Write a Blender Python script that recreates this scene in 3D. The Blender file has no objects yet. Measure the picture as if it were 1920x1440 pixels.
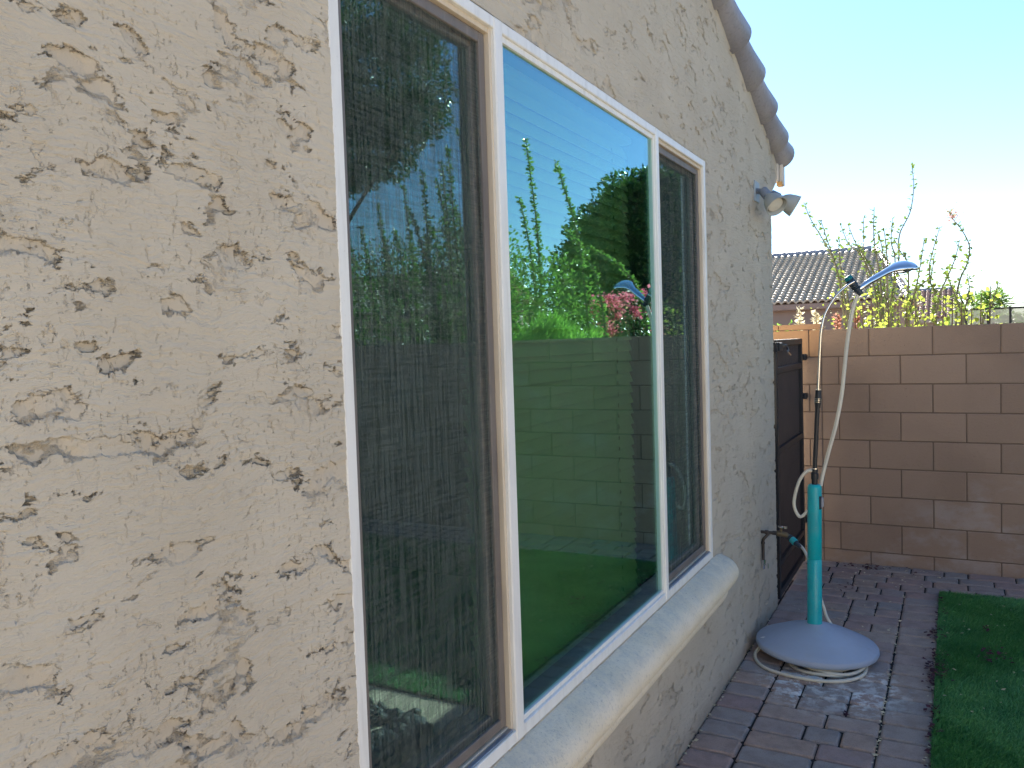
import bpy, math, random
import numpy as np
from mathutils import Vector, Matrix
random.seed(7); rng = np.random.default_rng(11)
S = bpy.context.scene
COL = S.collection
R = math.radians

# ------------------------------------------------------------------ camera
yaw, pitch, roll = 0.497579758, -0.0473950658, -0.0321028997
fwd = Vector((-math.sin(yaw)*math.cos(pitch), math.cos(yaw)*math.cos(pitch), math.sin(pitch)))
rt = Vector((math.cos(yaw), math.sin(yaw), 0)); up = rt.cross(fwd)
r2 = rt*math.cos(roll)+up*math.sin(roll); u2 = -rt*math.sin(roll)+up*math.cos(roll)
cam = bpy.data.cameras.new('camera'); co = bpy.data.objects.new('camera', cam); COL.objects.link(co)
cam.sensor_width = 36; cam.lens = 1522.71459/1920*36; cam.clip_start = .02; cam.clip_end = 3000
m = Matrix((r2, u2, -fwd)).transposed().to_4x4(); m.translation = Vector((0.977434, 0, 1.672035))
co.matrix_world = m; S.camera = co

# ------------------------------------------------------------------ sky, sun, exposure
SUN_AZ, SUN_EL = 18.0, 28.0         # degrees left of +y, above horizon
w = bpy.data.worlds.new('World'); S.world = w; w.use_nodes = True
nt = w.node_tree; bg = nt.nodes['Background']
sky = nt.nodes.new('ShaderNodeTexSky'); sky.sky_type = 'NISHITA'; sky.sun_disc = False
sky.sun_elevation = R(SUN_EL); sky.sun_rotation = R(-SUN_AZ)
sky.air_density = 1.0; sky.dust_density = .05; sky.ozone_density = 4.5; sky.altitude = 350
nt.links.new(sky.outputs[0], bg.inputs[0]); bg.inputs[1].default_value = 0.062
sl = bpy.data.lights.new('sun', 'SUN'); sl.energy = 5.0; sl.angle = R(.5); sl.color = (1, .93, .82)
so = bpy.data.objects.new('sun', sl); COL.objects.link(so)
sd = Vector((-math.sin(R(SUN_AZ))*math.cos(R(SUN_EL)), math.cos(R(SUN_AZ))*math.cos(R(SUN_EL)), math.sin(R(SUN_EL))))
so.rotation_euler = sd.to_track_quat('Z', 'Y').to_euler(); so.location = (0, 0, 12)
S.view_settings.view_transform = 'Standard'; S.view_settings.look = 'None'
S.cycles.use_adaptive_sampling = True; S.cycles.adaptive_threshold = .015
S.view_settings.gamma = 1; S.view_settings.exposure = 2.05

# ------------------------------------------------------------------ helpers
def tag(o, label=None, cat=None, group=None, kind=None):
    if label: o['label'] = label
    if cat: o['category'] = cat
    if group: o['group'] = group
    if kind: o['kind'] = kind
    return o
def empty(name, loc=(0, 0, 0)):
    o = bpy.data.objects.new(name, None); COL.objects.link(o); o.location = loc; o.empty_display_size = .1
    return o
def link(name, me, mat, parent=None, loc=None):
    o = bpy.data.objects.new(name, me); COL.objects.link(o)
    if mat: me.materials.append(mat)
    if parent:
        o.parent = parent; bpy.context.view_layer.update()
        o.matrix_parent_inverse = parent.matrix_world.inverted()
    return o
def mesh_np(name, V, F, mat, parent=None, smooth=False, attr=None):
    """V (n,3); F (m,k) uniform polygon size; attr = per-vertex float 'tone'."""
    V = np.asarray(V, np.float32); F = np.asarray(F, np.int32)
    me = bpy.data.meshes.new(name); me.vertices.add(len(V)); me.vertices.foreach_set('co', V.ravel())
    k = F.shape[1]; me.loops.add(F.size); me.loops.foreach_set('vertex_index', F.ravel())
    me.polygons.add(len(F)); me.polygons.foreach_set('loop_start', np.arange(0, F.size, k, dtype=np.int32))
    try: me.polygons.foreach_set('loop_total', np.full(len(F), k, np.int32))
    except Exception: pass
    me.polygons.foreach_set('use_smooth', np.full(len(F), smooth, bool))
    me.update(calc_edges=True); me.validate()
    if attr is not None:
        a = me.attributes.new('tone', 'FLOAT', 'POINT'); a.data.foreach_set('value', np.asarray(attr, np.float32))
    return link(name, me, mat, parent)
class MB:
    def __init__(s): s.v = []; s.f = []; s.t = []; s.sm = []
    def add(s, V, F, tone=0, smooth=False):
        o = len(s.v); s.v += [tuple(p) for p in V]; s.f += [[i+o for i in f] for f in F]
        s.t += [tone]*len(V); s.sm += [smooth]*len(F); return s
    def box(s, a, b, bev=0, tone=0, M=None):
        x0, y0, z0 = a; x1, y1, z1 = b
        if bev <= 0:
            V = [(x0,y0,z0),(x1,y0,z0),(x1,y1,z0),(x0,y1,z0),(x0,y0,z1),(x1,y0,z1),(x1,y1,z1),(x0,y1,z1)]
            F = [(0,3,2,1),(4,5,6,7),(0,1,5,4),(1,2,6,5),(2,3,7,6),(3,0,4,7)]
        else:
            V = []; L = (x0, y0, z0); H = (x1, y1, z1); idx = {}
            for cx in (0, 1):
                for cy in (0, 1):
                    for cz in (0, 1):
                        c = (cx, cy, cz); P = [H[i] if c[i] else L[i] for i in range(3)]
                        for ax in range(3):
                            q = list(P)
                            for i in range(3):
                                if i != ax: q[i] += -bev if c[i] else bev
                            idx[(c, ax)] = len(V); V.append(tuple(q))
            F = []
            for ax in range(3):
                o1, o2 = [(1, 2), (2, 0), (0, 1)][ax]
                for sde in (0, 1):
                    r = []
                    for u_, v_ in ((0, 0), (1, 0), (1, 1), (0, 1)):
                        c = [0, 0, 0]; c[ax] = sde; c[o1] = u_; c[o2] = v_; r.append(idx[(tuple(c), ax)])
                    F.append(r if sde else r[::-1])
            for ax in range(3):
                o1, o2 = [(1, 2), (2, 0), (0, 1)][ax]
                for u_ in (0, 1):
                    for v_ in (0, 1):
                        c0 = [0, 0, 0]; c0[o1] = u_; c0[o2] = v_; c1 = list(c0); c1[ax] = 1
                        c0 = tuple(c0); c1 = tuple(c1)
                        r = [idx[(c0, o1)], idx[(c1, o1)], idx[(c1, o2)], idx[(c0, o2)]]
                        F.append(r if (u_ ^ v_) == 0 else r[::-1])
            for cx in (0, 1):
                for cy in (0, 1):
                    for cz in (0, 1):
                        c = (cx, cy, cz); r = [idx[(c, 0)], idx[(c, 1)], idx[(c, 2)]]
                        F.append(r if (cx+cy+cz) % 2 == 1 else r[::-1])
        if M is not None: V = [tuple(M @ Vector(p)) for p in V]
        return s.add(V, F, tone)
    def tube(s, pts, rad, n=10, smooth_pts=0, tone=0, caps=True, closed=False):
        P = [Vector(p) for p in pts]
        rr = list(rad) if hasattr(rad, '__len__') else [rad]*len(P)
        if smooth_pts: P, rr = catmull(P, rr, smooth_pts)
        V = []; F = []; N = len(P); prev = None
        for i in range(N):
            t = (P[min(i+1, N-1)]-P[max(i-1, 0)])
            t = t.normalized() if t.length > 1e-9 else Vector((0, 0, 1))
            if prev is None:
                a = Vector((1, 0, 0)) if abs(t.x) < .8 else Vector((0, 1, 0)); u = (a-t*a.dot(t)).normalized()
            else: u = (prev-t*prev.dot(t)).normalized()
            prev = u; v = t.cross(u)
            for k in range(n):
                A = 2*math.pi*k/n; V.append(P[i]+(u*math.cos(A)+v*math.sin(A))*rr[i])
        for i in range(N-1):
            for k in range(n):
                F.append((i*n+k, i*n+(k+1) % n, (i+1)*n+(k+1) % n, (i+1)*n+k))
        if caps: F.append(tuple(range(n))[::-1]); F.append(tuple(range((N-1)*n, N*n)))
        return s.add(V, F, tone, True)
    def lathe(s, prof, origin=(0, 0, 0), axis=(0, 0, 1), n=32, tone=0, caps=True):
        """prof = [(distance along axis, radius)]"""
        o = Vector(origin); t = Vector(axis).normalized()
        a = Vector((1, 0, 0)) if abs(t.x) < .8 else Vector((0, 1, 0)); u = (a-t*a.dot(t)).normalized(); v = t.cross(u)
        V = []; F = []
        for d, r in prof:
            for k in range(n):
                A = 2*math.pi*k/n; V.append(o+t*d+(u*math.cos(A)+v*math.sin(A))*max(r, 1e-4))
        for i in range(len(prof)-1):
            for k in range(n):
                F.append((i*n+k, i*n+(k+1) % n, (i+1)*n+(k+1) % n, (i+1)*n+k))
        if caps: F.append(tuple(range(n))[::-1]); F.append(tuple(range((len(prof)-1)*n, len(prof)*n)))
        return s.add(V, F, tone, True)
    def extrude(s, prof, fn, a, b, steps=1, smooth=False, tone=0):
        """closed 2D profile; fn(u,v,w)->3D ; w from a to b"""
        n = len(prof); V = []; F = []
        for j in range(steps+1):
            wv = a+(b-a)*j/steps
            for (x, y) in prof: V.append(fn(x, y, wv))
        for j in range(steps):
            for k in range(n):
                F.append((j*n+k, j*n+(k+1) % n, (j+1)*n+(k+1) % n, (j+1)*n+k))
        F.append(tuple(range(n))[::-1]); F.append(tuple(range(steps*n, steps*n+n)))
        return s.add(V, F, tone, smooth)
    def build(s, name, mat, parent=None):
        me = bpy.data.meshes.new(name); me.from_pydata([tuple(v) for v in s.v], [], s.f)
        me.polygons.foreach_set('use_smooth', s.sm)
        a = me.attributes.new('tone', 'FLOAT', 'POINT'); a.data.foreach_set('value', np.array(s.t, np.float32))
        me.update()
        if any(s.sm):
            try: me.set_sharp_from_angle(angle=R(42))
            except Exception: pass
        return link(name, me, mat, parent)
def catmull(P, rr, k):
    out = []; ro = []; n = len(P)
    for i in range(n-1):
        p0 = P[max(i-1, 0)]; p1 = P[i]; p2 = P[i+1]; p3 = P[min(i+2, n-1)]
        for j in range(k):
            t = j/k; t2 = t*t; t3 = t2*t
            out.append(.5*((2*p1)+(p2-p0)*t+(2*p0-5*p1+4*p2-p3)*t2+(3*p1-p0-3*p2+p3)*t3)); ro.append(rr[i]+(rr[i+1]-rr[i])*t)
    out.append(P[-1]); ro.append(rr[-1]); return out, ro

# ---- node helpers
class G:
    def __init__(s, name):
        s.m = bpy.data.materials.new(name); s.m.use_nodes = True; s.t = s.m.node_tree
        s.t.nodes.clear(); s.out = s.n('ShaderNodeOutputMaterial')
    def n(s, typ, **kw):
        nd = s.t.nodes.new(typ)
        for k, v in kw.items(): setattr(nd, k, v)
        return nd
    def put(s, sock, v):
        if v is None: return
        if hasattr(v, 'default_value') or hasattr(v, 'is_linked'): s.t.links.new(v, sock)
        else:
            if hasattr(sock.default_value, '__len__') and len(sock.default_value) == 4 and hasattr(v, '__len__') and len(v) == 3: v = (*v, 1)
            sock.default_value = v
    def coord(s): return s.n('ShaderNodeTexCoord').outputs['Object']
    def mapv(s, v, scale=(1, 1, 1), rot=(0, 0, 0), loc=(0, 0, 0)):
        nd = s.n('ShaderNodeMapping'); s.put(nd.inputs[0], v); nd.inputs['Scale'].default_value = scale
        nd.inputs['Rotation'].default_value = rot; nd.inputs['Location'].default_value = loc; return nd.outputs[0]
    def noise(s, v, scale, detail=4, rough=.5, dist=0, col=False):
        nd = s.n('ShaderNodeTexNoise'); s.put(nd.inputs['Vector'], v); nd.inputs['Scale'].default_value = scale
        nd.inputs['Detail'].default_value = detail; nd.inputs['Roughness'].default_value = rough; nd.inputs['Distortion'].default_value = dist
        return nd.outputs['Color' if col else 'Fac']
    def voro(s, v, scale, feature='F1'):
        nd = s.n('ShaderNodeTexVoronoi', feature=feature); s.put(nd.inputs['Vector'], v); nd.inputs['Scale'].default_value = scale
        return nd.outputs[0]
    def math(s, op, a, b=None, c=None, clamp=False):
        nd = s.n('ShaderNodeMath', operation=op, use_clamp=clamp)
        for i, x in enumerate((a, b, c)):
            if x is not None: s.put(nd.inputs[i], x)
        return nd.outputs[0]
    def vmath(s, op, a, b=None):
        nd = s.n('ShaderNodeVectorMath', operation=op); s.put(nd.inputs[0], a)
        if b is not None: s.put(nd.inputs[1], b)
        return nd.outputs[0]
    def step(s, v, a, b, o0=0, o1=1):
        nd = s.n('ShaderNodeMapRange', interpolation_type='SMOOTHSTEP'); s.put(nd.inputs[0], v)
        nd.inputs[1].default_value = a; nd.inputs[2].default_value = b; nd.inputs[3].default_value = o0; nd.inputs[4].default_value = o1
        return nd.outputs[0]
    def mix(s, f, a, b):
        nd = s.n('ShaderNodeMix', data_type='RGBA'); s.put(nd.inputs[0], f); s.put(nd.inputs[6], a); s.put(nd.inputs[7], b); return nd.outputs[2]
    def attr(s, name='tone'): return s.n('ShaderNodeAttribute', attribute_name=name).outputs['Fac']
    def bump(s, h, dist=.001, strength=1, normal=None):
        nd = s.n('ShaderNodeBump'); s.put(nd.inputs['Height'], h); nd.inputs['Distance'].default_value = dist
        nd.inputs['Strength'].default_value = strength
        if normal is not None: s.put(nd.inputs['Normal'], normal)
        return nd.outputs[0]
    def pbr(s, col, rough=.8, metal=0, normal=None, spec=None, **kw):
        nd = s.n('ShaderNodeBsdfPrincipled'); s.put(nd.inputs['Base Color'], col); s.put(nd.inputs['Roughness'], rough)
        nd.inputs['Metallic'].default_value = metal
        if spec is not None: nd.inputs['Specular IOR Level'].default_value = spec
        if normal is not None: s.put(nd.inputs['Normal'], normal)
        for k, v in kw.items(): s.put(nd.inputs[k.replace('_', ' ')], v)
        return nd.outputs[0]
    def fin(s, sh): s.t.links.new(sh, s.out.inputs[0]); return s.m

def simple(name, col, rough=.6, metal=0, var=.12, bscale=60, bdist=.0004, spec=None, dust=0):
    g = G(name); c = g.coord(); n = g.noise(c, bscale, 4); n2 = g.noise(c, bscale/9, 3)
    cc = g.mix(g.step(n2, .3, .7), tuple(x*(1-var) for x in col), tuple(min(1, x*(1+var)) for x in col))
    if dust:
        d = g.step(g.noise(g.mapv(c, (1, 1, .6)), 22, 8, .75), .46, .72); cc = g.mix(g.math('MULTIPLY', d, dust), cc, (.46, .43, .38))
        sp = g.step(g.noise(c, 140, 2, .5), .73, .76); cc = g.mix(g.math('MULTIPLY', sp, .6), cc, (.62, .60, .55))
        rough = g.math('MULTIPLY_ADD', d, .3, rough, clamp=True)
    return g.fin(g.pbr(cc, rough, metal, g.bump(n, bdist), spec))

M = {}
# stucco : skip-trowel coat with ragged recessed patches
def stucco(name, disp=True):
    g = G(name); c = g.coord()
    warp = g.vmath('SUBTRACT', g.noise(c, 7, 3, col=True), (.5, .5, .5))
    warp2 = g.vmath('SUBTRACT', g.noise(c, 38, 4, .6, col=True), (.5, .5, .5))
    sc = g.n('ShaderNodeVectorMath', operation='SCALE'); g.put(sc.inputs[0], warp); sc.inputs['Scale'].default_value = .045
    sc2 = g.n('ShaderNodeVectorMath', operation='SCALE'); g.put(sc2.inputs[0], warp2); sc2.inputs['Scale'].default_value = .014
    p = g.vmath('ADD', g.vmath('ADD', c, sc.outputs[0]), sc2.outputs[0])
    n1 = g.noise(g.mapv(p, (1, .60, 1.30), rot=(R(9), 0, 0)), 10.0, 10, .62)
    n1u = g.noise(g.mapv(g.vmath('ADD', p, (0, .004, .022)), (1, .60, 1.30), rot=(R(9), 0, 0)), 10.0, 3, .5)
    low = g.noise(g.mapv(c, (1, 1, 1), loc=(3, 1, 2)), 2.2, 2)
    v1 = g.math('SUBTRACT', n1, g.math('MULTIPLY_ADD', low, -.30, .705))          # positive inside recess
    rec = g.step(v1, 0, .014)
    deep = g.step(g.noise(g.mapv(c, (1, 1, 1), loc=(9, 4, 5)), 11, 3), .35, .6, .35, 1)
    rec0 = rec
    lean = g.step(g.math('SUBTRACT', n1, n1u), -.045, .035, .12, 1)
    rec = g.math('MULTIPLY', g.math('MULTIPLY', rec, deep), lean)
    # small elongated pits in drifts
    n2 = g.noise(g.mapv(p, (1, .8, 1), rot=(R(-14), 0, 0), loc=(5, 2, 7)), 42, 4, .6)
    drift = g.step(g.noise(g.mapv(c, (1, .7, 1.2), loc=(1, 8, 3)), 5, 4), .42, .62)
    pit = g.math('MULTIPLY', g.step(n2, .60, .63), drift)
    n3 = g.noise(g.mapv(p, (1, 2.2, .7), loc=(2, 2, 2)), 26, 3, .6)
    pit2 = g.math('MULTIPLY', g.step(n3, .655, .675), g.step(low, .3, .5))
    # trowel sweeps
    ang = g.mapv(p, (1, .10, 1.0), rot=(R(12), 0, 0))
    sweep = g.noise(ang, 55, 3, .55)
    sweep2 = g.noise(g.mapv(p, (1, .14, 1.0), rot=(R(-22), 0, 0), loc=(7, 7, 7)), 34, 3, .5)
    fine = g.noise(g.mapv(p, (1, .055, 1.0), rot=(R(5), 0, 0), loc=(4, 1, 3)), 170, 3, .6)
    fine2 = g.noise(g.mapv(p, (1, .07, 1.0), rot=(R(-31), 0, 0), loc=(2, 5, 3)), 130, 3, .6)
    fine = g.mix(g.step(g.noise(g.mapv(c, (1, 1, 1), loc=(6, 6, 6)), 3.1, 2), .44, .56), fine, fine2)
    n4 = g.noise(g.mapv(p, (1, 1.3, .9), loc=(8, 3, 1)), 95, 3, .6)
    dots = g.math('MULTIPLY', g.step(n4, .62, .645), g.step(g.noise(g.mapv(c, (1, 1, 1), loc=(2, 9, 9)), 6, 3), .40, .55))
    sand = g.noise(c, 420, 2, .6)
    broad = g.noise(c, 5.5, 3)
    h = g.math('MULTIPLY', rec, -.0033)
    h = g.math('MULTIPLY_ADD', pit, -.0018, h)
    h = g.math('MULTIPLY_ADD', pit2, -.0020, h)
    h = g.math('MULTIPLY_ADD', dots, -.0023, h)
    smoothz = g.math('SUBTRACT', 1.0, rec)
    h = g.math('MULTIPLY_ADD', g.math('MULTIPLY', fine, smoothz), .0046, h)
    h = g.math('MULTIPLY_ADD', g.math('MULTIPLY', sweep, smoothz), .0034, h)
    h = g.math('MULTIPLY_ADD', g.math('MULTIPLY', sweep2, smoothz), .0026, h)
    h = g.math('MULTIPLY_ADD', broad, .004, h)
    h = g.math('MULTIPLY_ADD', g.math('MULTIPLY', g.noise(c, 150, 4, .65), rec0), .0016, h)
    h = g.math('MULTIPLY_ADD', sand, .00012, h)
    base = g.mix(g.step(g.noise(c, 3.0, 4), .3, .7), (.53, .475, .375), (.58, .525, .42))
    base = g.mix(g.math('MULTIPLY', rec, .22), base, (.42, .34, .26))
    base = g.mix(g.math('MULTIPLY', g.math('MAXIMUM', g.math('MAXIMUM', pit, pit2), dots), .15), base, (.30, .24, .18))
    splash = g.n('ShaderNodeSeparateXYZ'); g.put(splash.inputs[0], c)
    base = g.mix(g.math('MULTIPLY', g.step(splash.outputs[2], .10, .0), .5), base, (.33, .27, .21))
    if disp:
        d = g.n('ShaderNodeDisplacement'); g.put(d.inputs['Height'], h); d.inputs['Midlevel'].default_value = 0; d.inputs['Scale'].default_value = 1
        g.t.links.new(d.outputs[0], g.out.inputs['Displacement']); g.m.displacement_method = 'BOTH'
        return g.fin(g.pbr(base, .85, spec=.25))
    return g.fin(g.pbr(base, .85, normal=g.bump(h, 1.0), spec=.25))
M['stucco'] = stucco('stucco'); M['stucco_flat'] = stucco('stucco_plain', False)

def frame_mat(name, c0, c1, rough=.38):
    g = G(name); c = g.coord(); n = g.noise(g.mapv(c, (1, 1, .15)), 30, 5)
    col = g.mix(g.step(n, .45, .75), c0, c1)
    dust = g.step(g.noise(c, 160, 4, .65), .6, .75)
    col = g.mix(g.math('MULTIPLY', dust, .25), col, (.45, .42, .36))
    st = g.step(g.noise(g.mapv(c, (1, 3, .25)), 14, 6, .7), .52, .72)
    col = g.mix(g.math('MULTIPLY', st, .22), col, (.40, .38, .33))
    return g.fin(g.pbr(col, rough, normal=g.bump(g.noise(c, 90, 3), .0002)))
M['frame'] = frame_mat('white_vinyl', (.82, .83, .80), (.74, .75, .72))
M['cream'] = frame_mat('cream_vinyl', (.66, .58, .45), (.56, .49, .38))
M['screen_frame'] = frame_mat('grey_brown_aluminium', (.17, .15, .135), (.13, .115, .105), .5)
M['gasket'] = simple('black_gasket', (.02, .02, .024), .6)
M['track'] = simple('track_metal', (.30, .36, .45), .35, .6)
M['black_metal'] = simple('black_metal', (.018, .019, .022), .45)
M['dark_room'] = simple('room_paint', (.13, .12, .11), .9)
M['blind'] = simple('blind_slat', (.78, .76, .68), .5, var=.03)
M['rubber'] = simple('dark_rubber', (.02, .035, .05), .5)
M['teal'] = simple('teal_plastic', (.006, .42, .46), .32, var=.05, bdist=.0001, dust=.10)
M['teal_dark'] = simple('teal_cap_plastic', (.01, .20, .22), .4)
M['base_grey'] = simple('grey_moulded_plastic', (.38, .45, .56), .42, var=.05, bscale=30, bdist=.0005, dust=.16)
M['hose'] = simple('hose_vinyl', (.66, .63, .52), .35, var=.06, dust=.2)
M['steel'] = simple('brushed_steel', (.72, .70, .66), .18, 1, var=.04)
M['chrome'] = simple('chrome', (.80, .82, .85), .06, 1, var=.02, bdist=.00002)
M['copper'] = simple('aged_copper_pipe', (.10, .085, .075), .45, .5, var=.3, bscale=40)
M['brass'] = simple('weathered_brass', (.22, .17, .10), .5, .7, var=.35, bscale=50)
M['galv'] = simple('painted_steel_grey', (.36, .40, .42), .45, .1)
M['lamp_body'] = simple('bronzed_grey_paint', (.42, .43, .39), .5)
M['lamp_collar'] = simple('blue_grey_socket', (.20, .23, .28), .5)
M['bulb'] = simple('bulb_glass', (.62, .60, .52), .15)
M['fascia'] = simple('fascia_paint', (.62, .57, .50), .6)
M['bare_wood'] = simple('bare_wood_end', (.55, .33, .13), .8)
M['white_plastic'] = simple('white_label', (.75, .76, .78), .5)

def sill_mat():
    g = G('sill_plaster'); c = g.coord()
    n = g.noise(c, 125, 5, .75); n2 = g.noise(c, 9, 6, .6)
    col = g.mix(g.step(n2, .35, .65), (.82, .75, .58), (.88, .81, .64))
    sep = g.n('ShaderNodeSeparateXYZ'); g.put(sep.inputs[0], c)
    grime = g.math('MULTIPLY', g.step(sep.outputs[2], .60, .635), g.step(g.noise(c, 16, 9, .78), .40, .66))
    col = g.mix(g.math('MULTIPLY', grime, .38), col, (.42, .44, .44))
    col = g.mix(g.math('MULTIPLY', g.step(n, .52, .66), .45), col, (.40, .39, .35))
    chips = g.step(g.noise(g.mapv(c, (1.5, .8, 1)), 45, 4, .6), .70, .73)
    col = g.mix(g.math('MULTIPLY', chips, .6), col, (.25, .23, .2))
    h = g.math('ADD', g.math('MULTIPLY', n, .7), g.math('MULTIPLY', chips, -1.5))
    return g.fin(g.pbr(col, .9, normal=g.bump(h, .005), spec=.2))
M['sill'] = sill_mat()

def glass_mat():
    g = G('coated_window_glass')
    tr = g.n('ShaderNodeBsdfTransparent'); tr.inputs[0].default_value = (.61, .76, .56, 1)
    gl = g.n('ShaderNodeBsdfGlossy'); gl.inputs['Roughness'].default_value = 0.0; gl.inputs[0].default_value = (.55, .87, 1, 1)
    lw = g.n('ShaderNodeLayerWeight'); lw.inputs[0].default_value = .5
    f = g.math('MULTIPLY_ADD', g.math('POWER', lw.outputs['Facing'], 4.0), .7, .235, clamp=True)
    mx = g.n('ShaderNodeMixShader'); g.put(mx.inputs[0], f); g.t.links.new(tr.outputs[0], mx.inputs[1]); g.t.links.new(gl.outputs[0], mx.inputs[2])
    df = g.n('ShaderNodeBsdfDiffuse'); df.inputs[0].default_value = (.5, .5, .48, 1)
    sm = g.step(g.noise(g.mapv(g.coord(), (1, 2, .8)), 4, 5, .65), .45, .8, .004, .03)
    m2 = g.n('ShaderNodeMixShader'); g.put(m2.inputs[0], sm); g.t.links.new(mx.outputs[0], m2.inputs[1]); g.t.links.new(df.outputs[0], m2.inputs[2])
    return g.fin(m2.outputs[0])
M['glass'] = glass_mat()
def screen_mat():
    g = G('insect_screen_weave'); c = g.coord()
    a = g.noise(g.mapv(c, (1, 1, .03)), 230, 3, .75); b = g.noise(g.mapv(c, (1, .04, 1)), 230, 3, .75)
    f = g.math('ADD', g.math('MULTIPLY', g.step(a, .43, .57), .60), g.math('MULTIPLY', g.step(b, .43, .57), .36))
    f = g.math('MULTIPLY_ADD', f, .42, .0)
    tr = g.n('ShaderNodeBsdfTransparent'); df = g.n('ShaderNodeBsdfDiffuse'); df.inputs[0].default_value = (.125, .155, .14, 1)
    mx = g.n('ShaderNodeMixShader'); g.put(mx.inputs[0], f); g.t.links.new(tr.outputs[0], mx.inputs[1]); g.t.links.new(df.outputs[0], mx.inputs[2])
    return g.fin(mx.outputs[0])
M['screen'] = screen_mat()

def tile_mat(name, c0, c1):
    g = G(name); c = g.coord(); n = g.noise(c, 2.2, 4); n2 = g.noise(c, 60, 4)
    col = g.mix(g.step(n, .35, .65), c0, c1); col = g.mix(g.math('MULTIPLY', g.step(n2, .5, .75), .3), col, (.12, .11, .10))
    return g.fin(g.pbr(col, .45, normal=g.bump(n2, .003)))
M['tile_own'] = tile_mat('grey_concrete_tile', (.24, .25, .30), (.31, .32, .37))
M['tile_far'] = tile_mat('pale_roof_tile', (.50, .41, .31), (.62, .53, .42))
M['tile_red'] = tile_mat('pink_brown_roof_tile', (.42, .27, .21), (.52, .36, .29))
def plain_wall(name, col):
    g = G(name); c = g.coord(); n = g.noise(c, 40, 5); n2 = g.noise(c, 1.1, 3)
    cc = g.mix(g.step(n2, .3, .7), tuple(x*.92 for x in col), col)
    return g.fin(g.pbr(cc, .9, normal=g.bump(n, .004), spec=.2))
M['far_wall'] = plain_wall('far_house_stucco', (.36, .25, .20)); M['far_wall2'] = plain_wall('grey_stucco', (.42, .38, .33))

def block_mat():
    g = G('concrete_block'); c = g.coord(); t = g.attr()
    col = g.mix(t, (.33, .235, .172), (.41, .295, .218))
    col = g.mix(g.math('MULTIPLY', g.step(g.noise(c, 260, 3, .7), .45, .75), .28), col, (.36, .25, .18))
    col = g.mix(g.math('MULTIPLY', g.step(g.noise(c, 1.6, 5), .45, .7), .25), col, (.17, .115, .085))
    # mineral deposit low on the wall to the right
    sep = g.n('ShaderNodeSeparateXYZ'); g.put(sep.inputs[0], c)
    q = g.math('SUBTRACT', g.math('MULTIPLY_ADD', sep.outputs[0], .62, -.10), sep.outputs[2])
    band = g.math('MULTIPLY', g.step(q, -.25, .1), g.step(g.noise(g.mapv(c, (1, 1, 1.5), rot=(0, R(25), 0)), 3.5, 6, .65), .46, .68))
    col = g.mix(g.math('MULTIPLY', band, .42), col, (.46, .42, .40))
    pores = g.step(g.noise(c, 150, 3, .7), .62, .70)
    col = g.mix(g.math('MULTIPLY', pores, .5), col, (.10, .07, .05))
    h = g.math('ADD', g.math('ADD', g.noise(c, 300, 3, .7), g.noise(c, 60, 3)), g.math('MULTIPLY', pores, -.8))
    return g.fin(g.pbr(col, .92, normal=g.bump(h, .003), spec=.15))
M['block'] = block_mat()
M['mortar'] = plain_wall('mortar', (.19, .135, .10))
M['cap_block'] = plain_wall('bounce_tinted_block', (.50, .30, .17))  # orange bounce glow from the sunlit end wall put into the block colour

def paver_mat():
    g = G('tumbled_paver'); c = g.coord(); t = g.attr()
    cr = g.n('ShaderNodeValToRGB'); g.put(cr.inputs[0], t); e = cr.color_ramp
    cols = [(0, (.42, .32, .28)), (.25, (.36, .325, .30)), (.5, (.46, .34, .27)), (.75, (.40, .29, .265)), (1, (.48, .38, .31))]
    e.elements[0].position = 0; e.elements[0].color = (*cols[0][1], 1); e.elements[1].position = 1; e.elements[1].color = (*cols[-1][1], 1)
    for p_, c_ in cols[1:-1]:
        el = e.elements.new(p_); el.color = (*c_, 1)
    col = g.mix(g.math('MULTIPLY', g.step(g.noise(c, 13, 5, .6), .4, .7), .4), cr.outputs[0], (.20, .155, .13))
    col = g.mix(g.math('MULTIPLY', g.step(g.noise(c, 190, 3, .7), .5, .72), .45), col, (.10, .085, .08))
    # white bloom round the shower's foot
    d = g.n('ShaderNodeVectorMath', operation='DISTANCE'); g.put(d.inputs[0], g.mapv(c, (1, 1, 1))); d.inputs[1].default_value = (.47, 4.05, 0)
    ring = g.math('MULTIPLY', g.step(d.outputs['Value'], .42, .16), g.step(g.noise(g.mapv(c, (1, 1, 1)), 15, 6, .68), .44, .60))
    ring2 = g.math('MULTIPLY', ring, g.step(g.attr('tone'), .1, .5, .55, 1))
    col = g.mix(g.math('MULTIPLY', ring2, .9), col, (.84, .86, .84))
    h = g.math('ADD', g.noise(c, 180, 4, .7), g.math('MULTIPLY', g.noise(c, 24, 3), 2.0))
    return g.fin(g.pbr(col, .85, normal=g.bump(h, .0025), spec=.3))
M['paver'] = paver_mat()
M['sand'] = simple('joint_sand', (.030, .026, .024), .95, var=.3, bscale=200, bdist=.002)
M['slab'] = plain_wall('tan_concrete', (.55, .45, .34))
M['soil'] = plain_wall('dry_soil', (.46, .36, .26))
def leaf_mat(name, c0, c1, trans=.45, rough=.35):
    g = G(name); t = g.attr(); col = g.mix(t, c0, c1)
    p = g.pbr(col, rough, spec=.5); tl = g.n('ShaderNodeBsdfTranslucent')
    g.put(tl.inputs[0], g.mix(.5, col, tuple(min(1, x*1.9) for x in c1)))
    mx = g.n('ShaderNodeMixShader'); mx.inputs[0].default_value = trans; g.t.links.new(p, mx.inputs[1]); g.t.links.new(tl.outputs[0], mx.inputs[2])
    return g.fin(mx.outputs[0])
M['leaf_tree'] = leaf_mat('leaf_dark', (.020, .065, .014), (.055, .13, .025), .25, .3)
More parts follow.
